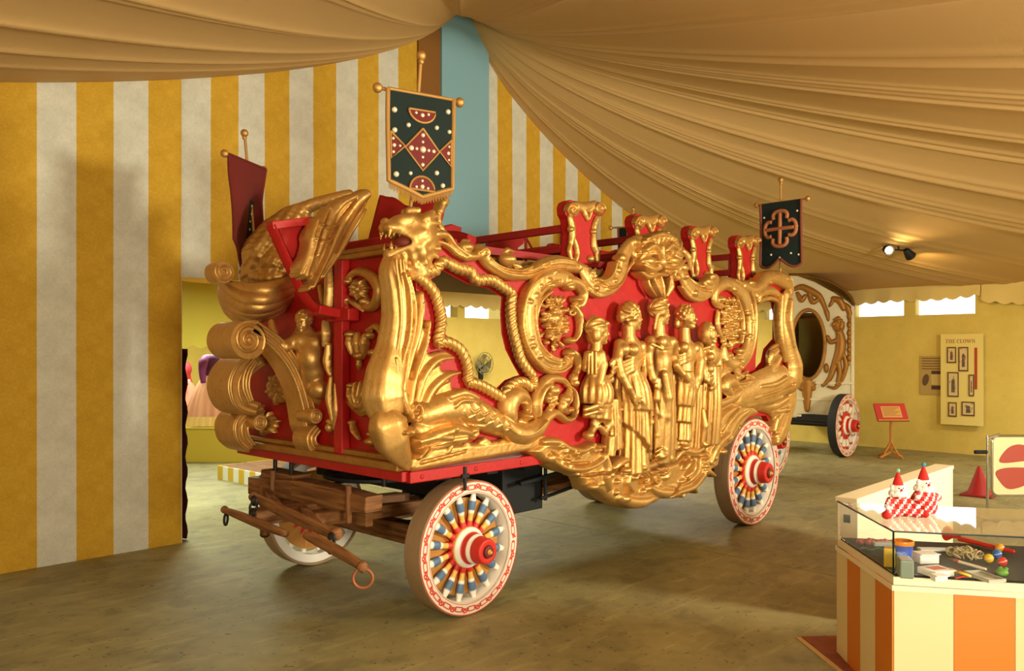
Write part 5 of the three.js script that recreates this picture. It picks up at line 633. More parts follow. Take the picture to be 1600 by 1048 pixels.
// ---------------------------------------------------------------- running gear
mesh('axle', [box(WF.x - .06, RF - .07, -1.78, WF.x + .06, RF + .07, -.16, .012), rodOf([WF.x, RF, -1.95], [WF.x, RF, .02], .035)], M.oldWood, wagon, 'worn wooden front axle beam');
mesh('axle', [box(WR.x - .06, RR - .07, -1.78, WR.x + .06, RR + .07, -.16, .012), rodOf([WR.x, RR, -1.95], [WR.x, RR, .02], .035)], M.oldWood, wagon);
const spring = (x, y, z0, z1, sag) => [0, 1, 2, 3].map((i) => gridSurf(24, 1, (u, v) => { const t = (u - .5) * (1 - i * .18); return [x + (v - .5) * .06, y + sag * (1 - 4 * t * t) + Math.sign(sag) * i * .012, lerp(z0, z1, .5 + t)]; }, .009));
mesh('leaf_spring', [...spring(WF.x + .0, .62, -1.65, -.2, -.12), ...spring(WF.x, .64, -1.65, -.2, .12)], M.iron, wagon);
mesh('leaf_spring', [...spring(WR.x, .72, -1.65, -.2, -.1), ...spring(WR.x, .74, -1.65, -.2, .1)], M.iron, wagon);
mesh('turntable', [annulus(.34, .4, .8, .83, 48).rotateX(-Math.PI / 2).translate(WF.x, 0, -.98), box(WF.x - .07, .74, -1.7, WF.x + .07, .86, -.25, .01)], M.iron, wagon);
mesh('reach_pole', [bar([WF.x, .5, -.98], [WR.x, .55, -.98], .09, .08), bar([WF.x + .1, .5, -.6], [WR.x - .6, .56, -.95], .06, .06), bar([WF.x + .1, .5, -1.36], [WR.x - .6, .56, -1.0], .06, .06)], M.oldWood, wagon);
mesh('tool_box', box(.72, .5, -1.5, 1.16, .86, -.32, .01), M.black, wagon, 'black box slung under the body');
mesh('under_frame', [box(.8, .84, -1.9, 4.4, .92, -1.8), box(.8, .84, -.28, 4.4, .92, -.18), rodOf([.8, .74, -.22], [1.9, .84, -.2], .016), rodOf([1.05, .6, -.24], [1.5, .66, -.22], .014), rodOf([1.1, .9, -.24], [1.1, .58, -.24], .014), ...[.4, 2.4, 3.4].map((x) => box(x, .86, -1.9, x + .1, .92, -.15))], M.black, wagon);
mesh('hounds', [bar([-.62, .62, -1.25], [.5, .56, -1.15], .07, .09), bar([-.62, .62, -.72], [.5, .56, -.8], .07, .09), bar([-.9, .64, -.98], [.3, .6, -.98], .11, .1)], M.oldWood, wagon, 'worn timbers of the draught pole socket');
mesh('bolster', [(() => { const a = onX(413, 752, -.32), b = onX(598, 782, -.32); const g = board([[0, -.07], [.3, -.05], [.75, -.06], [1.2, -.075], [1.55, -.05], [1.56, .05], [1.2, .075], [.75, .09], [.3, .07], [0, .06]], 0, .14, [], .012); const m = new THREE.Matrix4().makeBasis(V3(0, (b.y - a.y) / 1.55, (b.z - a.z) / 1.55), V3(0, 1, 0), V3(-1, 0, 0)).setPosition(a.x, a.y - .01, a.z); g.applyMatrix4(m); const p = g.index; return boxUV(g, .8); })(), box(-.42, .7, -1.75, -.26, .82, -1.3, .01), box(-.36, .56, -1.7, -.3, .72, -.5, .01), ...[[-.46, -1.5], [-.46, -.55]].map(([x, z]) => rodOf([x, .6, z], [x, .84, z], .02))], M.oldWood, wagon, 'thick worn wooden cross beam');
for (const [a, b, c, d] of [[430, 715, 430, 745], [455, 722, 455, 750], [600, 735, 600, 760]]) { const p = onX(a, b, -.38), q = onX(c, d, -.38); mesh('hanger_iron', rodOf([p.x, p.y, p.z], [q.x, q.y, q.z], .016), M.iron, wagon); }
mesh('hanger_iron', [rodOf([.02, .82, .034], [.02, .97, .034], .012), box(-.01, .9, .0, .05, .925, .045)], M.iron, wagon);
const X3 = (px, py, x) => onX(px, py, x).toArray(), ringAt = (c, r, t, ry = 0) => new THREE.TorusGeometry(r, t, 8, 24).rotateY(ry).translate(...c);
mesh('doubletree', [sweep([X3(396, 776, -1), X3(430, 793, -1), X3(470, 812, -1), X3(525, 836, -1)], [.026, .034, .036, .028], { n: 6, fb: .8 }), ball(...X3(396, 776, -1), .03), ball(...X3(525, 834, -1), .036)], M.oldWood, wagon, 'wooden evener bar of the harness gear');
mesh('singletree', [sweep([X3(352, 797, -1.12), X3(376, 806, -1.12), X3(410, 820, -1.12), X3(447, 834, -1.12)], [.018, .026, .028, .02], { n: 6 }), ball(...X3(351, 796, -1.12), .024)], M.oldWood, wagon); mesh('iron_ring', ringAt(X3(353, 811, -1.12), .034, .008, .8), M.iron, wagon); mesh('iron_chain', [[397, 782], [396, 792], [394, 802], [392, 811]].map(([x, y], i) => ringAt(X3(x, y, -1.06), .026, .008, i % 2 ? .2 : 1.6)), M.iron, wagon);
mesh('singletree', [sweep([X3(478, 836, -1.12), X3(505, 849, -1.12), X3(535, 865, -1.12), X3(565, 884, -1.12)], [.02, .03, .03, .022], { n: 6 }), ball(...X3(566, 885, -1.12), .028)], M.oldWood, wagon); mesh('iron_ring', [ringAt(X3(567, 903, -1.12), .048, .008, -.7), ringAt(X3(566, 889, -1.12), .016, .006, 1.5)], std({ color: 0x9a5a34, roughness: .6, metalness: .4 }), wagon, 'rusty ring'); mesh('iron_chain', [[518, 840], [517, 848], [516, 857]].map(([x, y], i) => ringAt(X3(x, y, -1.06), .024, .008, i % 2 ? .2 : 1.6)), M.iron, wagon);
mesh('draught_irons', [bar(X3(440, 800, -.95), X3(420, 770, -.5), .05, .04), bar(X3(500, 825, -.95), X3(470, 790, -.5), .05, .04), rodOf(X3(412, 745, -.4), X3(414, 835, -.6), .035)], M.oldWood, wagon);
// ---------------------------------------------------------------- banners on the wagon
M.velvet = new THREE.MeshPhysicalMaterial({ color: 0x0d1f1a, roughness: .9, sheen: .5, sheenColor: new THREE.Color(0x2c5548), sheenRoughness: .5, side: THREE.DoubleSide }); M.velvet.name = 'velvet';
M.redCloth = std({ color: 0x6a1a10, roughness: .9, bumpMap: weave, bumpScale: .001, side: THREE.DoubleSide }); M.braid = std({ color: 0xb98a48, metalness: .35, roughness: .55 }); M.pearl = std({ color: 0xf0e6c4, metalness: .25, roughness: .25 });
// a banner hung on a crossbar from P to Q: its outline in metres (along the bar, down), ornaments laid on it
function banner(label, base, top, P, Q, Wd, side, tip, cloth, o = {}) {
  const t = thing('banner', label, 'banner', [base.x, base.y, base.z], 0), L = (v) => [v.x - base.x, v.y - base.y, v.z - base.z];
  const ax = V3().copy(Q).sub(P).setY(0).normalize(), mid = V3().copy(P).add(Q).multiplyScalar(.5), nrm = V3(-ax.z, 0, ax.x); if (nrm.dot(V3().copy(EYE).sub(mid)) < 0) nrm.negate(); if (o.behind) nrm.negate();
  mesh('pole', [rodOf([0, 0, 0], L(top), .011)], M.braid, t); mesh('finial', [ball(...L(top), .03), ball(...L(V3().copy(top).add(V3(0, -.035, 0))), .018)], M.gold, t);
  mesh('crossbar', [rodOf(L(P), L(Q), .011)], M.braid, t); for (const e of [P, Q]) mesh('finial', ball(...L(e), .03), M.gold, t);
  const wav = (a, d) => .016 * Math.sin(a * 9 + d * 3 + (o.ph || 0)) * Math.min(1, d * 4) * (o.wave || 1), S3 = (a, d, n = 0) => { const s = o.skew ? o.skew * d : 0, p = V3().copy(mid).addScaledVector(ax, a + s).addScaledVector(nrm, .02 + wav(a, d) + n); return [p.x - base.x, p.y - d - base.y, p.z - base.z]; };
  const low = (a) => { const q = Math.abs(a) / (Wd / 2); return o.zig ? side + tip * Math.abs(Math.sin(q * 2.4)) : lerp(side + tip, side, q); };
  mesh('cloth', gridSurf(28, 24, (u, v) => { const a = (u - .5) * Wd, p = S3(a, v * low(a)); return [...p, a, v]; }, .006), cloth, t);
  const edge = []; for (let i = 0; i <= 12; i++) edge.push(S3(-Wd / 2, i / 12 * low(Wd / 2), .006)); for (let i = 1; i <= 24; i++) { const a = (i / 24 - .5) * Wd; edge.push(S3(a, low(a), .006)); } for (let i = 11; i >= 0; i--) edge.push(S3(Wd / 2, i / 12 * low(Wd / 2), .006));
  mesh('border', [sweep(edge, .014, { n: 1, k: 8, fn: 1 }), ...(o.fringe ? Array.from({ length: 44 }, (_, i) => { const a = ((i + .5) / 44 - .5) * Wd; return rodOf(S3(a, low(a), .004), S3(a, low(a) + .045 + .008 * Math.sin(i * 3), .004), .005, .003, 5); }) : []), rodOf(S3(-Wd / 2, 0, .004), S3(Wd / 2, 0, .004), .01)], o.braid || M.braid, t, 'gold braid edging');
  const patch = (pts, mat, n, name) => { const m = pts.length, cx = pts.reduce((q, p) => q + p[0], 0) / m, cy = pts.reduce((q, p) => q + p[1], 0) / m; return mesh(name, gridSurf(m * 6, 8, (u, v) => { const f = Math.min(u * m, m - 1e-6), k = Math.floor(f), a = pts[k], b = pts[(k + 1) % m]; return S3(lerp(cx, lerp(a[0], b[0], f - k), Math.max(v, .01)), lerp(cy, lerp(a[1], b[1], f - k), Math.max(v, .01)), n); }, .003), mat, t); };
  return { t, S3, patch, line: (pts, r, n = .008, mat = M.braid) => mesh('braid_figure', sweep(pts.map(([a, d]) => S3(a, d, n)), r, { n: 4, k: 7, closed: false }), mat, t), stud: (a, d, r, n = .008) => mesh('stud', ball(...S3(a, d, n), r), M.pearl, t), poly: (pts, r, n = .008, mat = M.braid) => mesh('braid_figure', sweep([...pts, pts[0]].map(([a, d]) => S3(a, d, n)), r, { n: 1, k: 7 }), mat, t) };
}
{
  const base = onZ(641, 334, -.05), d = 4.87, top = atD(658, 87, d), P = atD(590, 137, 4.74), Q = atD(718, 160, 5.02), b = banner('dark green jewelled banner with a pointed hem, above the lion head', base, top, P, Q, .43, .54, .075, M.velvet, { fringe: 1, ph: 1 });
  const red = std({ color: 0x6b1a18, roughness: .8 }), loz = (x, y, w, h) => [[x, y - h], [x + w, y], [x, y + h], [x - w, y]], moon = (x, y, w, h, s) => Array.from({ length: 13 }, (_, i) => [x - w * Math.cos(i / 12 * Math.PI), y + s * h * Math.sin(i / 12 * Math.PI)]);
  for (const pts of [loz(0, .335, .115, .125), moon(0, .1, .085, .075, 1), moon(0, .575, .085, .08, -1), [[-.2, .25], [-.115, .33], [-.2, .41]], [[.2, .25], [.115, .33], [.2, .41]]]) { b.patch(pts, red, .01, 'jewel_field'); b.poly(pts, .007, .012); }
  for (const [x, y, r] of [[-.175, .12, .017], [.175, .08, .016], [-.09, .2, .014], [.095, .19, .014], [-.175, .24, .016], [.185, .2, .013], [-.17, .5, .017], [-.08, .485, .012], [.1, .46, .015], [.145, .53, .015], [0, .335, .02], [-.075, .335, .016], [.075, .335, .012], [0, .25, .013], [0, .425, .012], [0, .29, .009], [0, .38, .009], [-.04, .335, .01], [.04, .335, .01], [0, .13, .014], [-.04, .12, .01], [.04, .12, .01], [0, .555, .014], [-.04, .56, .009], [.04, .56, .009], [0, .52, .009], [-.18, .33, .012], [-.185, .29, .009], [-.185, .37, .009], [.18, .33, .012], [.185, .29, .009], [.185, .37, .009], [-.145, .33, .008]]) b.stud(x, y, r);
}
function crossBanner(label, px, side, o) {
  const [bx, by, tx, ty, z] = px.pole, base = onZ(bx, by, z), top = onZ(tx, ty, z), [a, c] = px.bar, P = onX(...a, base.x - .02), Q = onX(...c, base.x - .02), b = banner(label, base, top, P, Q, .46, side, .1, M.velvet, { zig: 1, braid: std({ color: 0x7a3a26, roughness: .8 }), ...o });
  const em = std({ color: 0xb06a3e, roughness: .7 }), y = side * .48, arm = (f) => { b.line([[0, 0], [0, .11], [0, .17]].map(f), .022, .008, em); b.line([[-.075, .1], [-.08, .15], [-.04, .185], [.04, .185], [.08, .15], [.075, .1]].map(f), .022, .008, em); };
  arm(([u, v]) => [u, y - v]); arm(([u, v]) => [u, y + v]); arm(([u, v]) => [v * .95, y + u]); arm(([u, v]) => [-v * .95, y + u]);
  for (const [x, d] of [[-.19, .15], [.19, .12], [-.19, .3], [.19, .28], [-.1, .56], [.12, .56], [.2, .58], [0, .6]]) b.stud(x, d, .012);
}
crossBanner('black banner with a gold scroll-ended cross near the white wagon', { pole: [1219, 430, 1220, 281, -.15], bar: [[1182, 321], [1262, 310]] }, .6, { behind: 0 });
crossBanner('far banner seen between the roof benches, mostly hidden by the crest', { pole: [990, 392, 989, 327, -1.95], bar: [[954, 356], [1032, 352]] }, .45, {});
{
  const base = atD(398, 380, 6.25), top = atD(382, 208, 6.25), P = atD(351, 240, 5.9), Q = atD(412, 265, 6.42), b = banner('dark red banner hanging slack, seen from behind at the far front corner', base, top, P, Q, .5, .62, .2, M.redCloth, { wave: 2.6, ph: 2, braid: M.redCloth, behind: 0 });
  b.patch([[.03, .28], [.12, .28], [.13, .7], [.04, .74]], M.velvet, .01, 'dark_band'); for (let i = 0; i < 7; i++) b.stud(.075 + .01 * Math.sin(i * 2), .32 + i * .06, .01);
}
// ---------------------------------------------------------------- the white wagon behind
{
  const foot = atD(1335, 700, 13.4), A = V3(foot.x - EYE.x, 0, foot.z - EYE.z).normalize(), turn = -Math.atan2(A.z, A.x);
  const t = thing('show_wagon', 'white circus wagon with an oval dark doorway, gold carvings and an arched roof', 'circus wagon', [foot.x, 0, foot.z], turn), R = V3(-A.z, 0, A.x);
  const loc = (px, py, dx = 0) => { const o = V3(foot.x, 0, foot.z).addScaledVector(A, dx), r = sight(px, py), k = V3().copy(o).sub(EYE).dot(A) / r.dot(A), p = r.multiplyScalar(k).add(EYE).sub(V3(foot.x, 0, foot.z)); return [p.dot(R), p.y]; };
  const P = { map: (px, py, l) => loc(px, py, -l), world: (a, b, h) => [-h, b, a], flip: true };
  P.flip = false; const zy = (s) => num(s).map(([x, y]) => loc(x, y)), face = (g) => g.rotateY(-Math.PI / 2);   // outline in (across, up) set facing -x
  M.ivory = std({ color: 0xe2d6b0, roughness: .55, bumpMap: goldBump, bumpScale: .001 }); M.bronze = std({ color: 0xa8742e, metalness: .55, roughness: .5, bumpMap: goldBump, bumpScale: .003 });
  const out = '1334,652 1334,478 1320,468 1303,457 1274,441 1246,431 1236,429 1231,430 1231,652', oval = Array.from({ length: 36 }, (_, i) => { const a = i / 36 * 6.283; return [1263 + 26 * Math.cos(a), 538 + 54 * Math.sin(a)].join(','); }).join(' ');
  const put = (g) => { g.applyMatrix4(new THREE.Matrix4().makeBasis(V3(0, 0, 1), V3(0, 1, 0), V3(-1, 0, 0))); return g; };
  mesh('end_panel', put(board(zy(out), -.05, 0, [zy(oval)], .006)), M.ivory, t);
  const W0 = loc(1231, 600)[0], top = loc(1334, 478)[1], low = loc(1334, 652)[1];
  mesh('body', [box(.05, low, -.04, 2.6, top, 0), box(.05, low, W0, 2.6, top, W0 + .04), box(.05, low, W0, 2.6, low + .06, 0), box(2.56, low, W0, 2.6, top + .3, 0)], M.ivory, t);
  mesh('roof', gridSurf(4, 24, (u, v) => { const s = lerp(0, W0, v), q = 1 - v; return [lerp(-.06, 2.66, u), top + (loc(1236, 429)[1] - top) * Math.pow(Math.max(0, 1 - q * q), .6) + .02, s + .02]; }, .04), M.goldDull, t, 'arched roof with a gold edge');
  mesh('lining', [box(2.5, low + .06, W0 + .05, 2.55, top + .25, -.05), box(.06, low + .06, -.06, 2.5, top, -.045), box(.06, low + .06, W0 + .045, 2.5, top, W0 + .06), box(.06, low + .06, W0 + .05, 2.5, low + .09, -.05)], M.oldWood, t, 'dark boards added inside the wagon to stand in for shade behind the doorway');  // dark wood put in so the inside stays as dark as shade
  const ov = zy(oval).map(([a, b]) => [-.015, b, a]); mesh('door_frame', sweep(ov, .03, { closed: true, n: 2, k: 8 }), M.goldDull, t);
  mesh('carving', relief(P, [
    S([3, 5, 6, 5, 3], .05, '1240,452 1252,448 1266,454 1280,463 1290,482'), S([3, 5, 3], .05, '1246,458 1252,468 1258,462'), S([3, 5, 3], .05, '1264,460 1270,471 1278,468'), S([2, 4, 2], .05, '1284,470 1292,488 1294,500'), S([2, 3, 3, 2], .04, '1296,478 1300,472 1302,466'),
  ], { cell: .009, clip: .006 }), M.bronze, t); mesh('carving', relief(P, [S([4, 6, 4], .05, '1302,466 1312,470 1318,482'), S([3, 5, 4], .05, '1318,474 1324,480 1328,490'), ...[0, 1, 2, 3, 4, 5].map((i) => B(1327, 494 + i * 13, 4, 6, .05)), S([2, 3, 2], .03, '1327,488 1327,530 1326,570')], { cell: .009, clip: .006 }), M.bronze, t);
  mesh('rampant_lion', relief(P, [B(1309, 508, 9, 11, .07), B(1314, 510, 6, 8, .08), S([6, 8, 8, 6], .08, '1312,520 1314,535 1312,552 1306,566'), S([5, 5, 4, 3], .06, '1306,562 1302,576 1296,592 1286,602'), S([5, 4, 3], .06, '1310,566 1312,584 1308,600'), S([4, 4, 3], .06, '1306,532 1298,534 1293,526'), S([3, 3, 2], .05, '1312,600 1304,606 1294,604'), S([3, 4, 3, 2], .05, '1318,552 1322,570 1318,588 1314,598'), ...curls(1308, 508, 9, 12, 0, 6.28, 14, 2.6, .03, .05, 51), B(1291, 575, 4, 8, .05)].flat(), { cell: .008, clip: .006 }), M.bronze, t, 'carved rampant lion');
  mesh('carving', relief(P, [S([10, 8, 6, 4], .06, '1260,598 1261,612 1261,626 1261,640'), S([4, 6, 4], .05, '1248,600 1258,604 1272,599'), B(1252, 606, 5, 5, .05), B(1270, 606, 5, 5, .05)], { cell: .009, clip: .006 }), M.bronze, t);
  mesh('moulding', [...[598, 624, 650].map((y) => { const b = loc(1300, y)[1]; return box(-.03, b - .02, W0, 0, b + .02, 0, .006); }), box(-.02, low, -.05, 0, top, 0, .006)], M.ivory, t);
  const small = [[0, PAINT.red], [.3, PAINT.red], [.34, 0xe9dfc4], [.75, 0xe9dfc4], [.78, PAINT.red], [1, PAINT.red]].map(([k, c]) => [k, lin(c)]), o = { tyre: WM.ironDark, rim: WM.rim2, colors: small, spokes: 14, width: .13, fat: 1.25, fan: WM.white };
  const c = atD(1325, 665, 13.2), inv = (p) => { const q = V3().copy(p).sub(V3(foot.x, 0, foot.z)); return [q.dot(A), q.y, q.dot(R)]; };
  for (const [p, back] of [[c, 0], [V3(c.x, c.y, c.z - 1.75), 1]]) { p.y = .51; const w = makeWheel(.51, t, inv(p), o); w.rotation.y = -turn + back * Math.PI; }
  mesh('axle', [rodOf(inv(V3(c.x, .51, c.z + .16)), inv(V3(c.x, .51, c.z - 1.9)), .045), bar(inv(V3(c.x, .6, c.z - .2)), inv(V3(c.x, .6, c.z - 1.6)), .1, .12), box(.5, .62, W0 / 2 - .2, 2, .74, W0 / 2 + .2), bar(inv(V3(c.x, .51, c.z - .12)), inv(V3(c.x, .51, c.z - .3)), .16, .18)], M.iron, t);
  mesh('rear_wheel_block', [box(2.1, 0, W0 + .1, 2.4, low, W0 + .3), box(2.1, 0, -.3, 2.4, low, -.1)], M.oldWood, t);
}
{ const w = makeWheel(.5, scene, [0, 0, 0], { name: 'wagon_wheel', rim: WM.rim2 }), c = atD(1208, 688, 11); w.position.set(c.x, .5, c.z); tag(w, 'spare painted wheel half hidden by the red wagon rear wheel', 'wheel'); }
// ---------------------------------------------------------------- on the yellow wall
const wp = (px, py, off = 0) => { const p = onX(px, py, XR - off); return [p.z, p.y]; };
const paper = (w, h, bg, draw) => std({ map: canvasTex(w, h, (c) => { c.fillStyle = bg; c.fillRect(0, 0, w, h); draw(c, w, h); }), roughness: .7 });
function wallBoard(name, parent, x, a, b, mat, th, label, o = [0, 0, 0]) { const z0 = Math.min(a[0], b[0]), z1 = Math.max(a[0], b[0]), y0 = Math.min(a[1], b[1]), y1 = Math.max(a[1], b[1]), g = new THREE.BoxGeometry(z1 - z0, y1 - y0, th).rotateY(-Math.PI / 2).translate(x - th / 2 - o[0], (y0 + y1) / 2 - o[1], (z0 + z1) / 2 - o[2]); return mesh(name, g, mat, parent, label); }
{
  const a = wp(1470, 522, .1), b = wp(1536, 666, .1), o = [XR - .06, 0, (a[0] + b[0]) / 2], t = thing('poster_panel', 'pale free standing panel headed THE CLOWN with small framed pictures', 'display panel', o), sub = [o[0], 0, o[2]];
  wallBoard('panel', t, XR - .06, a, b, std({ color: 0xd9c470, roughness: .75, bumpMap: weave, bumpScale: .0006 }), .05, null, sub);
  const [zA, zB] = [a[0], b[0]], S2 = (p, q, mat, n, th = .02, off = .11) => wallBoard(n, t, XR - off, p, q, mat, th, null, sub);
  S2(wp(1478, 527, .1), wp(1524, 539, .1), paper(512, 128, '#d9c470', (c, w, h) => { c.fillStyle = '#8a4a1e'; c.font = 'bold 82px serif'; c.textAlign = 'center'; c.fillText('THE CLOWN', w / 2, 92); }), 'title', .004);
  const pics = [[1480, 542, 1494, 567, 1], [1498, 542, 1513, 580, 2], [1481, 581, 1498, 620, 3], [1514, 585, 1522, 619, 4], [1482, 628, 1495, 651, 5], [1503, 627, 1523, 650, 6]];
  pics.forEach(([x0, y0, x1, y1, s]) => { const f = S2(wp(x0, y0, .11), wp(x1, y1, .11), std({ color: 0x5a3a1c, roughness: .6 }), 'picture_frame', .018); const m = paper(128, 200, '#c9b078', (c, w, h) => { seed(s * 13); c.fillStyle = '#5b4a3a'; c.beginPath(); c.ellipse(w * .5, h * .4, w * .2, h * .16, 0, 0, 7); c.fill(); c.fillRect(w * .3, h * .52, w * .4, h * .34); c.fillStyle = s % 3 ? '#a8553a' : '#6f6a4c'; for (let i = 0; i < 9; i++) c.fillRect(rnd() * w * .8, rnd() * h * .8, 8 + rnd() * 18, 6 + rnd() * 14); }); const k = wallBoard('print', f, XR - .129, wp(x0 + 1.6, y0 + 2, .12), wp(x1 - 1.6, y1 - 2, .12), m, .004, null, sub); });
  S2(wp(1523, 543, .11), wp(1527, 608, .11), std({ color: 0xa43a1c, roughness: .8 }), 'streamer', .01); for (const y of [a[1] - .12, b[1] + .15]) mesh('wall_bracket', box(-.01, y - .03, -.08, .062, y + .03, .08), M.wall, t);
}
{ const a = wp(1438, 556), b = wp(1474, 617), t = mesh('wall_poster', new THREE.BoxGeometry(Math.abs(b[0] - a[0]), Math.abs(a[1] - b[1]), .02).rotateY(-Math.PI / 2), paper(256, 384, '#a98c4a', (c, w, h) => { c.fillStyle = '#6a4c22'; c.font = 'bold 26px serif'; for (let i = 0; i < 5; i++) c.fillRect(20, 18 + i * 26, w - 40, 10); c.fillStyle = '#4a3020'; c.fillRect(w * .5, h * .38, w * .5, 34); c.fillRect(w * .5, h * .76, w * .5, 40); c.fillStyle = '#c2a860'; c.fillRect(w * .5, h * .47, w * .5, h * .27); c.fillStyle = '#5d4526'; c.beginPath(); c.ellipse(w * .25, h * .62, 36, 60, .3, 0, 7); c.fill(); })); t.position.set(XR - .012, (a[1] + b[1]) / 2, (a[0] + b[0]) / 2); tag(t, 'dark brown printed poster on the wall, partly behind the pale panel', 'poster'); }
{ // reading stand
  const f = onY(1392, 715, 0), t = thing('sign_stand', 'wooden sign stand with a slanted red board on a slim post', 'sign stand', [f.x, 0, f.z], 0), d = Math.hypot(f.x - EYE.x, f.z - EYE.z), fd = V3(f.x - EYE.x, 0, f.z - EYE.z).dot(FWD), k = fd / FOCAL;
  const yb = 1.7 - (656 - HORIZON) * k, yt = 1.7 - (632 - HORIZON) * k, w = 25 * k; const brd = mesh('board', new RoundedBoxGeometry(w * 2, (yt - yb) * 1.25, .03, 2, .008), std({ color: 0xb3261a, roughness: .6 }), t), r = V3(-.72, .42, .68); brd.position.set(0, (yt + yb) / 2, 0); brd.rotation.set(0, -.75, 0); brd.rotateX(-.5);
  const pg = mesh('page', new THREE.BoxGeometry(w * 1.25, (yt - yb) * .8, .004), paper(256, 128, '#c9964a', (c, ww, h) => { c.fillStyle = '#7a4a20'; for (let i = 0; i < 7; i++) c.fillRect(18, 14 + i * 15, ww - 36 - (i % 3) * 30, 5); }), brd); pg.position.z = .017;
  mesh('ledge', new THREE.BoxGeometry(w * 2, .02, .05).translate(0, -(yt - yb) * .62, .02), M.paleWood, brd);
  mesh('post', rodOf([0, .08, 0], [0, yb + .08, 0], .022), M.paleWood, t);
  for (let i = 0; i < 4; i++) mesh('foot', [bar([0, .1, 0], [.24 * Math.cos(i * 1.571 + .4), .015, .24 * Math.sin(i * 1.571 + .4)], .04, .03), bar([0, .26, 0], [.15 * Math.cos(i * 1.571 + .4), .06, .15 * Math.sin(i * 1.571 + .4)], .025, .02)], M.paleWood, t);
}
M.fanWire = std({ color: 0x7d7348, roughness: .6 });
{ const c = onZ(758, 568, ZB + .14), t = thing('wall_fan', 'round wire electric fan seen through the big wagon window', 'fan', [c.x, c.y, c.z]); mesh('guard', [...[.21, .15, .08].map((r) => new THREE.TorusGeometry(r, .006, 6, 36)), ...Array.from({ length: 14 }, (_, i) => { const a = i / 14 * 6.283; return rodOf([.05 * Math.cos(a), .05 * Math.sin(a), .03], [.21 * Math.cos(a), .21 * Math.sin(a), 0], .003, .003, 5); })], M.fanWire, t); mesh('motor', [new THREE.CylinderGeometry(.05, .07, .1, 18).rotateX(Math.PI / 2).translate(-.05, -.04, -.06), box(-.05, -.3, -.13, .03, -.05, -.08)], M.black, t); for (let i = 0; i < 4; i++) { const b = mesh('blade', gridSurf(6, 6, (u, v) => { const r = .04 + .14 * u, a = (v - .5) * 1.1; return [r * Math.cos(a), r * Math.sin(a), .03 * (v - .5) * 2 - .02]; }, .004), std({ color: 0x6f6648, roughness: .5 }), t); b.rotation.z = i * 1.571; } }
// ---------------------------------------------------------------- spotlights under the tent cloth
{
  const c = atD(1404, 386, 11.6), t = thing('spotlight', 'pair of small ceiling spotlights, one shining towards the viewer', 'spotlight', [c.x, c.y, c.z]);
  mesh('plate', [new THREE.CylinderGeometry(.12, .12, .03, 20).translate(0, .06, 0), rodOf([0, .05, 0], [0, -.03, 0], .012), rodOf([-.12 * RGT.x, -.03, -.12 * RGT.z], [.12 * RGT.x, -.05, .12 * RGT.z], .012), rodOf([0, .06, 0], [0, .6, 0], .012)], M.iron, t);
  for (const [s, dir, on] of [[-1, V3(-.55, -.25, .6), 1], [1, V3(.75, -.55, .2), 0]]) { const h = new THREE.Group(); h.name = pname(t, 'lamp_head'); h.position.set(.15 * s * RGT.x, -.07 - .03 * s, .15 * s * RGT.z); t.add(h); h.lookAt(V3(c.x, c.y, c.z).add(h.position).add(dir)); mesh('shade', lathe([[.02, -.1], [.04, -.09], [.055, -.04], [.075, .05], [.07, .05], [.05, -.04], [.02, -.08]], 20).rotateX(Math.PI / 2), M.iron, h); mesh('bulb', new THREE.SphereGeometry(.052, 14, 10).translate(0, 0, .02), std({ color: 0xfff0c8, emissive: 0xffe2a0, emissiveIntensity: on ? 14 : 3 }), h); const l = new THREE.SpotLight(0xffd890, on ? 9 : 8, 0, 1.0, .6, 2); const w = V3(c.x, c.y, c.z).add(h.position).addScaledVector(dir.clone().normalize(), .09); l.position.copy(w); l.target.position.copy(w).add(dir); scene.add(l, l.target); }
}
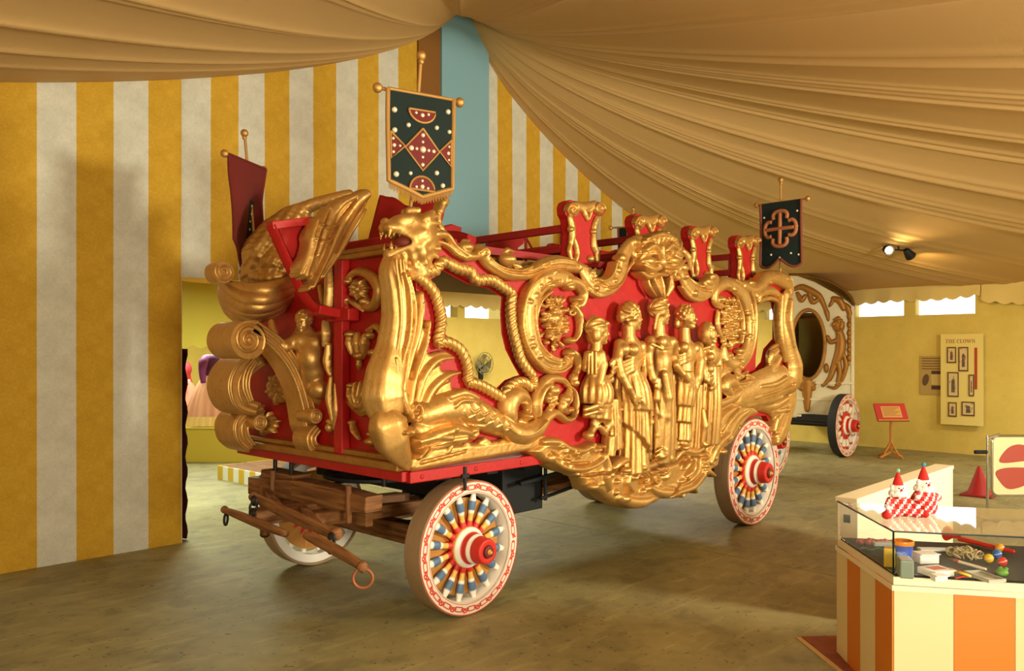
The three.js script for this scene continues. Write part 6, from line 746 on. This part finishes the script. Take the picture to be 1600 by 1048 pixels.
// ---------------------------------------------------------------- display case in the corner with its contents
const YT = .86, YD = .66, cA = onY(1396, 830, YT), cB = onY(1309, 783, YT), fD = V3(.515, 0, .857).normalize(), sD = V3().copy(cB).sub(cA).setY(0), sL = sD.length(); sD.normalize();
{
  const t = thing('display_case', 'glass topped showcase on an orange and cream striped base', 'display case', [cA.x, 0, cA.z]), L = 1.7, q = (s, f, y) => [sD.x * s + fD.x * f, y, sD.z * s + fD.z * f];
  const slab = (s0, s1, f0, f1, y0, y1, mat, name, label) => { const pos = [], idx = [], c = [[s0, f0], [s1, f0], [s1, f1], [s0, f1]]; const quad = (a, b, cc, d) => { const k = pos.length / 3; for (const p of [a, b, cc, d]) pos.push(...p); idx.push(k, k + 1, k + 2, k, k + 2, k + 3); }; for (let i = 0; i < 4; i++) { const [a, b] = [c[i], c[(i + 1) % 4]]; quad(q(...a, y0), q(...b, y0), q(...b, y1), q(...a, y1)); } quad(...c.map((p) => q(...p, y1))); quad(...c.map((p) => q(...p, y0)).reverse()); return mesh(name, boxUV(geoOf(pos, idx, new Array(pos.length / 3 * 2).fill(0))), mat, t, label); };
  const orange = std({ color: 0xd47c18, roughness: .5 }), cream = std({ color: 0xe2d29c, roughness: .5 });
  slab(.02, sL - .02, .02, L, .02, YD - .05, M.wall, 'carcass'); slab(.0, sL, 0, L, YD - .05, YD - .012, M.cream, 'deck_board'); slab(.012, sL - .012, .012, L, YD - .012, YD, std({ color: 0x221c18, roughness: .9 }), 'dark_cloth', 'dark cloth lining');
  const cuts = [0, .27, .53, .78, 1].map((k) => k * sL); for (let i = 0; i < 4; i++) slab(cuts[i] + .001, cuts[i + 1] - .001, -.006, .02, .014, YD - .05, i % 2 ? cream : orange, 'stripe_panel');
  for (let i = 0; i < 7; i++) slab(-.006, .02, i * .255 + .001, i * .255 + .254, .014, YD - .05, i % 2 ? orange : cream, 'stripe_panel');
  slab(-.01, sL + .01, -.01, L, YD - .075, YD - .05, M.cream, 'trim');
  const G0 = YD + .001, G1 = YT - .006; slab(.004, .01, .01, L, G0, G1, M.glass, 'glass_front'); slab(.004, sL - .004, .004, .01, G0, G1, M.glass, 'glass_end'); slab(sL - .01, sL - .004, .01, L, G0, G1, M.glass, 'glass_back');
  const lid = slab(0, sL, 0, L, G1, YT, new THREE.MeshPhysicalMaterial({ color: 0xffffff, roughness: .015, transmission: .9, thickness: 0, ior: 1.6, specularIntensity: 1 }), 'glass_top', 'reflecting glass top'); lid.geometry.translate(0, -YT, 0); lid.position.y = YT + .004; lid.quaternion.setFromAxisAngle(fD, -.012);
  const edge = std({ color: 0x1c2a22, roughness: .3, metalness: .4 }); mesh('edging', [[q(0, 0, YT), q(sL, 0, YT)], [q(0, 0, YT), q(0, L, YT)], [q(0, 0, G0), q(0, 0, YT)]].map(([a, b]) => bar(a, b, .007, .007, 0)), edge, t, 'thin dark edge strips');
}
const YI = YD + .001, on = (px, py) => onY(px, py, YI);
const item = (name, label, cat, px, py, turn, group) => { const p = on(px, py); return thing(name, label, cat, [p.x, YI, p.z], turn, group); };
{
  const cup = (px, py, body, rim, label, s = 1) => { const t = item('cup', label, 'cup', px, py, 0); mesh('body', lathe([[0, .002], [.03 * s, .002], [.032 * s, .006], [.043 * s, .1 * s], [.04 * s, .1 * s], [.029 * s, .008], [0, .008]], 28), std({ color: body, roughness: .35 }), t); mesh('rim', lathe([[.04 * s, .098 * s], [.047 * s, .1 * s], [.048 * s, .118 * s], [.043 * s, .12 * s], [.04 * s, .118 * s]], 28), std({ color: rim, roughness: .35 }), t); };
  cup(1411, 884, 0x2450b8, 0xf08a1a, 'blue plastic cup with an orange rim in the case corner', 1.05);
  let t = item('toy_box', 'small yellow box beside the blue cup', 'box', 1390, 884, .3); mesh('body', box(-.03, 0, -.025, .03, .09, .025, .004), std({ color: 0xe8c020, roughness: .5 }), t); mesh('label', box(-.02, .02, .0255, .02, .06, .026), std({ color: 0x7a9a2a, roughness: .6 }), t);
  t = item('tub', 'grey green translucent tub standing in front of the blue cup', 'tub', 1414, 900, .5); mesh('body', box(-.05, 0, -.03, .05, .085, .03, .008), new THREE.MeshPhysicalMaterial({ color: 0x9aa890, roughness: .35, transmission: .5, thickness: 0 }), t);
  const carton = (px, py, w, d, h, turn, label, color, lab) => { const c = item('carton', label, 'carton', px, py, turn); mesh('body', box(-w / 2, 0, -d / 2, w / 2, h, d / 2, .003), std({ color, roughness: .6 }), c); if (lab) mesh('label', box(-w * .3, h, -d * .25, w * .3, h + .001, d * .3), std({ color: lab, roughness: .6 }), c); mesh('flap', box(-w / 2, h - .004, d / 2, w / 2, h, d / 2 + .012), std({ color, roughness: .6 }), c); };
  carton(1446, 878, .1, .07, .05, -.7, 'plain white carton behind the label printed one', 0xf2efe6); carton(1462, 897, .12, .1, .03, -.5, 'open white carton with a red printed label', 0xe9e6dc, 0xc87050); carton(1467, 907, .06, .04, .03, -.7, 'tiny white carton at the front glass edge', 0xe2dfd4);
  carton(1466, 860, .2, .05, .012, -.9, 'flat white sheet of cards at the back of the case', 0xdfe2e0); carton(1390, 852, .18, .05, .02, -.85, 'flat grey white pad near the left glass', 0xcfd2cc);
  t = item('brush', 'white handled brush lying across the dark cloth', 'brush', 1512, 885, 1.1); mesh('handle', rodOf([-.1, .012, 0], [.05, .012, 0], .007), M.cream, t); mesh('ferrule', rodOf([.05, .012, 0], [.075, .012, 0], .009), std({ color: 0xb02820, roughness: .4 }), t); mesh('bristles', rodOf([.075, .012, 0], [.11, .012, 0], .009, .003), std({ color: 0x5c4630, roughness: .9 }), t);
  t = item('toy_glasses', 'yellow toy spectacles with red ear pieces', 'toy', 1500, 901, 1.0); mesh('frame', [-1, 1].map((s) => new THREE.TorusGeometry(.022, .006, 8, 20).rotateX(-1.2).translate(s * .03, .02, 0)), std({ color: 0xd8b030, roughness: .4 }), t); mesh('bridge', rodOf([-.01, .026, 0], [.01, .026, 0], .005), std({ color: 0xb02820, roughness: .4 }), t); for (const s of [-1, 1]) mesh('temple', rodOf([s * .05, .02, 0], [s * .04, .008, -.06], .004), std({ color: 0xb02820, roughness: .4 }), t);
  t = item('tray', 'shallow grey tray at the front right of the case', 'tray', 1538, 903, .95); mesh('base', box(-.08, 0, -.045, .08, .006, .045, .003), std({ color: 0xb9b6a4, roughness: .5 }), t); mesh('rim', [box(-.08, .006, -.045, .08, .016, -.04), box(-.08, .006, .04, .08, .016, .045), box(-.08, .006, -.04, -.075, .016, .04), box(.075, .006, -.04, .08, .016, .04)], std({ color: 0xa5a290, roughness: .5 }), t);
  t = item('wig', 'tan crepe hair wig heaped in the middle of the case', 'wig', 1508, 869, 0); { seed(91); const g = []; for (let i = 0; i < 46; i++) { const a = rnd() * 6.28, r = .07 * Math.sqrt(rnd()); g.push(new THREE.TorusGeometry(.012 + .012 * rnd(), .004, 5, 12).rotateX(rnd() * 3).rotateY(rnd() * 3).translate(Math.cos(a) * r * 1.2, .012 + .03 * rnd() * (1 - r * 9), Math.sin(a) * r)); } tag(mesh('curls', g, std({ color: 0xb8a678, roughness: .9 }), t), null, null, null, 'stuff'); }
  t = item('toy_trumpet', 'long red toy horn along the back of the case', 'toy', 1540, 856, 1.15); mesh('tube', rodOf([-.16, .016, 0], [.16, .016, 0], .01, .014), std({ color: 0xd01c14, roughness: .35 }), t); mesh('bell', lathe([[.014, 0], [.02, .04], [.042, .075], [.038, .075], [.016, .04], [.01, 0]], 24).rotateZ(-Math.PI / 2).translate(.16, .03, 0), std({ color: 0xd01c14, roughness: .35 }), t);
  for (const [px, py, c, l] of [[1545, 879, 0xe6b818, 'yellow rubber nose ball left of the blue one'], [1558, 872, 0x2c6ab8, 'blue rubber nose ball among the bright balls'], [1566, 884, 0xd22a1c, 'red rubber nose ball at the right of the case'], [1562, 862, 0xe09a20, 'orange rubber nose ball behind the blue one']]) { const b = item('ball', l, 'ball', px, py, 0, 'bright balls in the case'); mesh('sphere', ball(0, .022, 0, .022), std({ color: c, roughness: .35 }), b); mesh('seam', new THREE.TorusGeometry(.0222, .0012, 6, 30).rotateX(1.2).translate(0, .022, 0), std({ color: 0xf0e8d0, roughness: .5 }), b); }
  t = item('toy_frog', 'small green toy near the right front of the case', 'toy', 1566, 900, 0); mesh('body', [ball(0, .018, 0, .026, .7), ball(.02, .032, .012, .009), ball(.02, .032, -.012, .009)], std({ color: 0x5f9a2a, roughness: .5 }), t);
  t = item('garland', 'faded red paper garland at the left back of the case', 'garland', 1362, 850, -.85); { const pts = Array.from({ length: 26 }, (_, i) => [(i / 25 - .5) * .15, .012 + .006 * Math.sin(i * 1.9), .02 * Math.sin(i * .9)]); mesh('paper', sweep(pts, .012, { n: 2, k: 8, prof: (w, l) => 1 + .4 * Math.sin(l * 160) }), std({ color: 0xc0605a, roughness: .9 }), t); }
  t = item('ribbon', 'green ribbon strip along the left side of the case', 'ribbon', 1366, 860, -.85); mesh('strip', gridSurf(24, 2, (u, v) => [(u - .5) * .14, .008 + .006 * Math.sin(u * 12), (v - .5) * .016], .002), std({ color: 0x4c8a4a, roughness: .6, side: THREE.DoubleSide }), t);
}
{ // two clown dolls seated on the glass
  const check = tex(256, (u, v) => { const a = (Math.floor(u * 8) + Math.floor(v * 8)) % 2, k = Math.floor(u * 16) % 2 === Math.floor(v * 16) % 2; return a ? [.72, .1, .1] : k ? [.95, .9, .86] : [.85, .4, .38]; }, true, 5.5), cloth = std({ map: check, roughness: .9 }), white = std({ color: 0xf4f0e6, roughness: .9, bumpMap: weave, bumpScale: .001 }), redF = std({ color: 0xc81e16, roughness: .85 }), fleshM = std({ color: 0xf3e2d2, roughness: .7 }), dark = std({ color: 0x201815, roughness: .6 });
  const doll = (px, py, s, turn, label, sit, pom) => {
    const p = onY(px, py, YT + .001), t = thing('clown_doll', label, 'doll', [p.x, YT + .001, p.z], turn);
    const body = sit ? union(.015, ell([0, .05 * s, 0], [.052 * s, .055 * s, .045 * s]), cap([.03 * s, .03 * s, .03 * s], [.095 * s, .02 * s, .055 * s], .028 * s, .022 * s), cap([-.03 * s, .03 * s, .03 * s], [-.095 * s, .02 * s, .05 * s], .028 * s, .022 * s), cap([.045 * s, .085 * s, 0], [.075 * s, .055 * s, .035 * s], .018 * s, .016 * s), cap([-.045 * s, .085 * s, 0], [-.08 * s, .06 * s, .03 * s], .018 * s, .016 * s)) : union(.02, ell([0, .05 * s, 0], [.066 * s, .062 * s, .06 * s]), cap([0, .02 * s, 0], [0, .09 * s, 0], .06 * s, .035 * s), cap([-.04 * s, .09 * s, 0], [-.068 * s, .09 * s, .02 * s], .018 * s, .014 * s), cap([.04 * s, .09 * s, 0], [.066 * s, .075 * s, .03 * s], .018 * s, .016 * s));
    const bf = (x, y, z) => Math.max(body(x, y, z), .001 - y); mesh('suit', solid(bf, [-.14, -.006, -.1], [.14, .15 * s, .12], .0045), cloth, t, 'red and white checked suit');
    mesh('ruff', sweep(Array.from({ length: 40 }, (_, i) => { const a = i / 40 * 6.283; return [Math.cos(a) * .034 * s, .118 * s + .007 * Math.sin(a * 9), Math.sin(a) * .034 * s]; }), .013 * s, { closed: true, n: 1, k: 8 }), white, t);
    const head = mesh('head', ball(0, .142 * s, 0, .03 * s, 1.05), fleshM, t); mesh('nose', ball(0, .14 * s, .031 * s, .007 * s), redF, head); for (const k of [-1, 1]) { mesh('eye', ball(k * .011 * s, .149 * s, .0265 * s, .004 * s), dark, head); mesh('hair_tuft', [0, 1, 2, 3].map((i) => ball(k * (.028 + .004 * (i % 2)) * s, (.138 + .006 * i) * s, -.006 * s + .006 * (i % 2), .011 * s)), white, head); } mesh('mouth', sweep([[-.012 * s, .131 * s, .026 * s], [0, .126 * s, .029 * s], [.012 * s, .131 * s, .026 * s]], .0025, { n: 4, k: 6 }), redF, head);
    const hat = mesh('hat', lathe([[0, .235 * s], [.004 * s, .232 * s], [.016 * s, .2 * s], [.027 * s, .165 * s], [.025 * s, .163 * s], [0, .17 * s]], 20), redF, t); mesh('pompom', ball(0, .238 * s, 0, .011 * s), std({ color: pom, roughness: .9 }), hat);
    for (const k of [-1, 1]) mesh('hand', ball(k * (sit ? .085 : .07) * s, (sit ? .055 : .085) * s, (sit ? .042 : .026) * s, .013 * s), white, t); if (sit) for (const k of [-1, 1]) mesh('shoe', ball(k * .108 * s, .02 * s, .062 * s, .02 * s, 1, 1.3), redF, t);
  };
  doll(1403, 806, .98, .1 - .75, 'clown doll sitting with legs spread in red checks and a green pompom', 1, 0x8ab090); doll(1443, 800, 1.05, -.4, 'round clown doll in red checks with a blue pompom', 0, 0x3c8aa0);
}
{ // pale counter behind the case
  const a = onY(1341, 779, .78), b = onY(1490, 727, .78), L = Math.hypot(b.x - a.x, b.z - a.z), t = thing('counter', 'pale cream painted counter behind the glass case', 'counter', [a.x, 0, a.z], -Math.atan2(b.z - a.z, b.x - a.x));
  mesh('body', box(0, 0, -.13, L, .75, -.012, .004), M.cream, t); mesh('top', box(-.015, .75, -.14, L + .01, .78, 0, .005), M.cream, t); mesh('corner_post', box(L - .03, 0, -.02, L, .75, -.005, .003), M.cream, t); mesh('corner_post', box(-.003, 0, -.05, .05, .75, -.003, .003), M.cream, t); mesh('latch', box(-.008, .62, -.09, .002, .67, -.05, .003), M.iron, t);
}
{ const f = onY(1530, 774, 0), t = thing('floor_cone', 'red cone standing on the floor beside the chrome pole', 'cone', [f.x, 0, f.z]), red = std({ color: 0xb01c14, roughness: .6 }); mesh('body', lathe([[.13, .02], [.02, .34], [.016, .35], [0, .35]], 28), red, t); mesh('base', box(-.17, 0, -.17, .17, .022, .17, .008), std({ color: 0x8a1812, roughness: .6 }), t); mesh('band', lathe([[.083, .14], [.087, .14], [.066, .2], [.062, .2]], 28), std({ color: 0x9a1a14, roughness: .5 }), t); }
{ // chrome framed panel at the right edge
  const d = 8.2, k = d / FOCAL, f = atD(1545, 550, d), t = thing('framed_panel', 'chrome tube frame holding a cream panel with a red emblem', 'framed panel', [f.x, 0, f.z], -YAW), Y = (py) => 1.7 - (py - HORIZON) * k, X = (px) => (px - 1545) * k;
  const rr = (x0, y0, x1, y1, r) => { const p = []; for (const [cx, cy, a0] of [[x1 - r, y1 - r, 0], [x0 + r, y1 - r, 1], [x0 + r, y0 + r, 2], [x1 - r, y0 + r, 3]]) for (let i = 0; i <= 6; i++) { const a = (a0 + i / 6) * Math.PI / 2; p.push([cx + r * Math.cos(a), cy + r * Math.sin(a), 0]); } return p; };
  const q = [X(1550), Y(774), X(1640), Y(681)], fr = rr(...q, .06); mesh('frame', sweep(fr, .014, { closed: true, n: 1, k: 10 }), M.chrome, t); mesh('panel', board(rr(...q, .06).map((p) => [p[0], p[1]]), -.008, .002, [], .001), std({ color: 0xe6d3a0, roughness: .4 }), t);
  const em = std({ color: 0xa8402a, roughness: .5 }); mesh('emblem', board(smooth([[X(1562), Y(722)], [X(1572), Y(702)], [X(1590), Y(694)], [X(1612), Y(700)], [X(1626), Y(716)], [X(1600), Y(720)]], 5, true).map((p) => [p[0], p[1]]), .003, .008, [], .001), em, t, 'brown red curved emblem'); mesh('emblem', board(smooth([[X(1556), Y(736)], [X(1580), Y(730)], [X(1622), Y(734)], [X(1608), Y(754)], [X(1578), Y(764)], [X(1562), Y(752)]], 5, true).map((p) => [p[0], p[1]]), .003, .008, [], .001), em, t);
  mesh('pole', [rodOf([X(1543), .02, 0], [X(1543), Y(680), 0], .014), rodOf([X(1543), Y(684), 0], [X(1562), Y(678), 0], .012), rodOf([X(1647), .02, 0], [X(1647), Y(680), 0], .014), rodOf([X(1543), Y(729), 0], [X(1550), Y(729), 0], .01)], M.chrome, t); mesh('handle', rodOf([X(1523), Y(706), 0], [X(1542), Y(706), 0], .02), M.black, t); mesh('base', [bar([X(1543), .02, -.2], [X(1543), .02, .2], .04, .03), bar([X(1647), .02, -.2], [X(1647), .02, .2], .04, .03)], M.chrome, t);
}
{ const p = onY(1300, 1005, 0), t = thing('rug', 'red patterned rug, its corner showing beside the striped case', 'rug', [p.x, 0, p.z], -.72); mesh('pile', box(-.14, .001, -.1, 1.3, .012, 1.6, .004), std({ map: tex(256, (u, v) => { const a = Math.sin(u * 50) * Math.sin(v * 50) > .25, b = fbm(u * 24, v * 24, 24, 201, 3); return a ? [.55, .2 + .1 * b, .1] : [.42 + .15 * b, .26, .12]; }, true), roughness: 1 }), t); mesh('fringe', [box(-.17, .001, -.1, -.14, .006, 1.6)], M.canvas, t); }
// ---------------------------------------------------------------- the costume display seen past the striped wall
{
  const a = onY(292, 722, 0), b = onY(430, 722, 0), dir = V3().copy(b).sub(a).setY(0), L = dir.length(), turn = -Math.atan2(dir.z, dir.x), H0 = .54;
  let t = thing('platform', 'plain yellow display platform under the costumes', 'platform', [a.x, 0, a.z], turn); mesh('body', box(-.6, .0, -2.2, L, H0 - .03, 0, .005), std({ color: 0xc9aa34, roughness: .7 }), t); mesh('top', box(-.62, H0 - .03, -2.22, L + .02, H0, .02, .006), std({ color: 0xd2b540, roughness: .7 }), t);
  const dress = (px, py, s, turn2, skirtC, trim, bodC, sleeve, label, back = 0) => { const d0 = V3().copy(a).sub(EYE).dot(FWD) + .5 + back, p = atD(px, py, d0), g = thing('costume', label, 'costume', [p.x, H0, p.z], turn2);
    mesh('skirt', gridSurf(96, 20, (u, v) => { const A2 = u * 6.283, r = lerp(.12, .46, Math.pow(v, .7)) * s * (1 + .09 * v * Math.sin(A2 * 22) + .05 * v * Math.sin(A2 * 9)); return [r * Math.cos(A2), lerp(.78, .01, v) * s, r * Math.sin(A2)]; }), std({ color: skirtC, roughness: .9, side: THREE.DoubleSide, bumpMap: weave, bumpScale: .001 }), g); mesh('flounce', gridSurf(120, 4, (u, v) => { const A2 = u * 6.283, r = (.47 + .05 * v + .025 * Math.sin(A2 * 30)) * s; return [r * Math.cos(A2), lerp(.16, .01, v) * s, r * Math.sin(A2)]; }), std({ color: trim, roughness: .9, side: THREE.DoubleSide }), g);
    mesh('bodice', lathe(smooth([[.118, .76], [.115, .8], [.13, .9], [.155, 1.0], [.15, 1.08], [.11, 1.14], [.07, 1.16]], 4).map(([r, y]) => [r * s, y * s]), 24), std({ color: bodC, roughness: .7, side: THREE.DoubleSide }), g);
    for (const k of [-1, 1]) mesh('sleeve', sweep([[k * .13 * s, 1.1 * s, 0], [k * .22 * s, 1.02 * s, .02], [k * .27 * s, .86 * s, .04], [k * .3 * s, .7 * s, .08]], [.06 * s, .075 * s, .055 * s, .04 * s], { n: 5, k: 12 }), std({ color: sleeve, roughness: .7 }), g); mesh('sash', lathe([[.12 * s, .74 * s], [.128 * s, .76 * s], [.126 * s, .8 * s], [.116 * s, .81 * s]], 24), std({ color: trim, roughness: .6 }), g); };
  dress(329, 668, .97, .5, 0xe0a07c, 0xe8c070, 0x5c1c5c, 0x7a2a70, 'costume with a purple bodice and wide peach skirt'); dress(287, 664, .85, 1, 0xd8705c, 0xf0dcc0, 0xa0202c, 0xb02a30, 'red and cream ruffled costume half hidden by the striped wall', .98);
}
const CANOPY = std({ color: 0xe3cb52, roughness: .9, bumpMap: weave, bumpScale: .001, side: THREE.DoubleSide });
{ const a = atD(230, 437, 11.6), b = atD(450, 437, 12.6); valance('canopy_valance', 'long pale yellow gathered canopy cloth above the costumes', [a.x, 2.78, a.z], [b.x, 2.78, b.z], .9, .2).material = CANOPY; }
{
  const a = onY(340, 748, 0), b = onY(420, 764, 0), dz = V3().copy(b).sub(a), L = dz.length(), t = thing('plinth', 'low curb box with yellow and white striped sides', 'plinth', [a.x, 0, a.z], -Math.atan2(dz.z, dz.x));
  const n = 12, w = (L + .35) / n, ye = std({ color: 0xd8ac30, roughness: .7 }), wh = std({ color: 0xe6e4d4, roughness: .7 }); for (let i = 0; i < n; i++) mesh('stripe_panel', box(i * w, 0, -.02, i * w + w * .98, .18, 0, .002), i % 2 ? wh : ye, t); mesh('chips', gridSurf(30, 20, (u, v) => [u * (L + .35), .165 + .02 * fbm(u * 20, v * 14, 997, 211, 2), -1.1 * v - .02]), M.oldWood, t, 'bed of brown wood chips'); mesh('side', [box(0, 0, -1.12, .02, .18, -.02), box(0, 0, -1.14, L + .35, .18, -1.12)], ye, t);
}
{ const t = thing('side_curtain', 'narrow dark red curtain edge behind the striped wall end', 'curtain', [-.33, 0, ZF - .1]); mesh('cloth', gridSurf(20, 30, (u, v) => [lerp(-.1, .075, u) + .012 * Math.sin(v * 40), 1.72 * v + .01, -.05 * Math.sin(u * 16)], .006), std({ color: 0x4a1210, roughness: .9, side: THREE.DoubleSide }), t); mesh('rod', rodOf([-.12, 1.73, 0], [.04, 1.73, 0], .012), M.iron, t); }
// ---------------------------------------------------------------- flood and fill lamps (outside the frame, behind and beside the camera)
LAMPS.forEach((q, i) => {
  const t = thing('flood_lamp', q.label, 'lamp', [q.at.x, 0, q.at.z]);
  const head = new THREE.Group(); head.name = 'lamp_head'; head.position.set(0, q.at.y, 0); t.add(head); head.lookAt(q.to); 
  const glow = std({ color: 0xffffff, emissive: q.color, emissiveIntensity: 6, roughness: 0.9 });
  mesh('diffuser', new THREE.BoxGeometry(q.w, q.h, 0.01).translate(0, 0, 0), glow, head);
  mesh('housing', [new THREE.BoxGeometry(q.w + 0.06, 0.03, 0.3).translate(0, q.h / 2 + 0.02, -0.16), new THREE.BoxGeometry(q.w + 0.06, 0.03, 0.3).translate(0, -q.h / 2 - 0.02, -0.16), new THREE.BoxGeometry(0.03, q.h, 0.3).translate(q.w / 2 + 0.02, 0, -0.16), new THREE.BoxGeometry(0.03, q.h, 0.3).translate(-q.w / 2 - 0.02, 0, -0.16), new THREE.BoxGeometry(q.w, q.h, 0.02).translate(0, 0, -0.3)], M.black, head);
  mesh('stand', [rodOf([0, 0.0, 0], [0, q.at.y - q.h / 2, 0], 0.02), ...[0, 2.1, 4.2].map((a) => rodOf([0, 0.5, 0], [0.5 * Math.cos(a), 0.01, 0.5 * Math.sin(a)], 0.012))], M.iron, t);
  const l = new THREE.RectAreaLight(q.color, q.power, q.w, q.h); l.position.copy(q.at); l.lookAt(q.to); l.position.addScaledVector(V3().copy(q.to).sub(q.at).normalize(), 0.02); scene.add(l);
});

FILL_PANELS.forEach((q, i) => {  // hidden fill lights, added where the rooms came out too dim
  const t = thing('fill_panel', ['added fill light panel behind the striped wall, out of sight', 'added fill light panel over the passage beyond the wagon roof', 'added fill light panel high at the right, outside the view', 'added fill light panel near the corner behind the white wagon', 'added fill light panel over the costume platform'][i], 'lamp', [q.at.x, q.at.y, q.at.z]);
  mesh('diffuser', new THREE.BoxGeometry(q.w, .01, q.h), std({ color: 0xffffff, emissive: q.color, emissiveIntensity: 4, roughness: .9 }), t); mesh('frame', [box(-q.w / 2 - .03, -.01, -q.h / 2 - .03, q.w / 2 + .03, .05, -q.h / 2), box(-q.w / 2 - .03, -.01, q.h / 2, q.w / 2 + .03, .05, q.h / 2 + .03), box(-q.w / 2 - .03, -.01, -q.h / 2, -q.w / 2, .05, q.h / 2), box(q.w / 2, -.01, -q.h / 2, q.w / 2 + .03, .05, q.h / 2), box(-q.w / 2, .04, -q.h / 2, q.w / 2, .05, q.h / 2)], M.cream, t);
  const l = new THREE.RectAreaLight(q.color, q.power, q.w, q.h); l.position.set(q.at.x, q.at.y - .03, q.at.z); l.lookAt(q.at.x, 0, q.at.z); scene.add(l);
});
renderer.render(scene, camera);
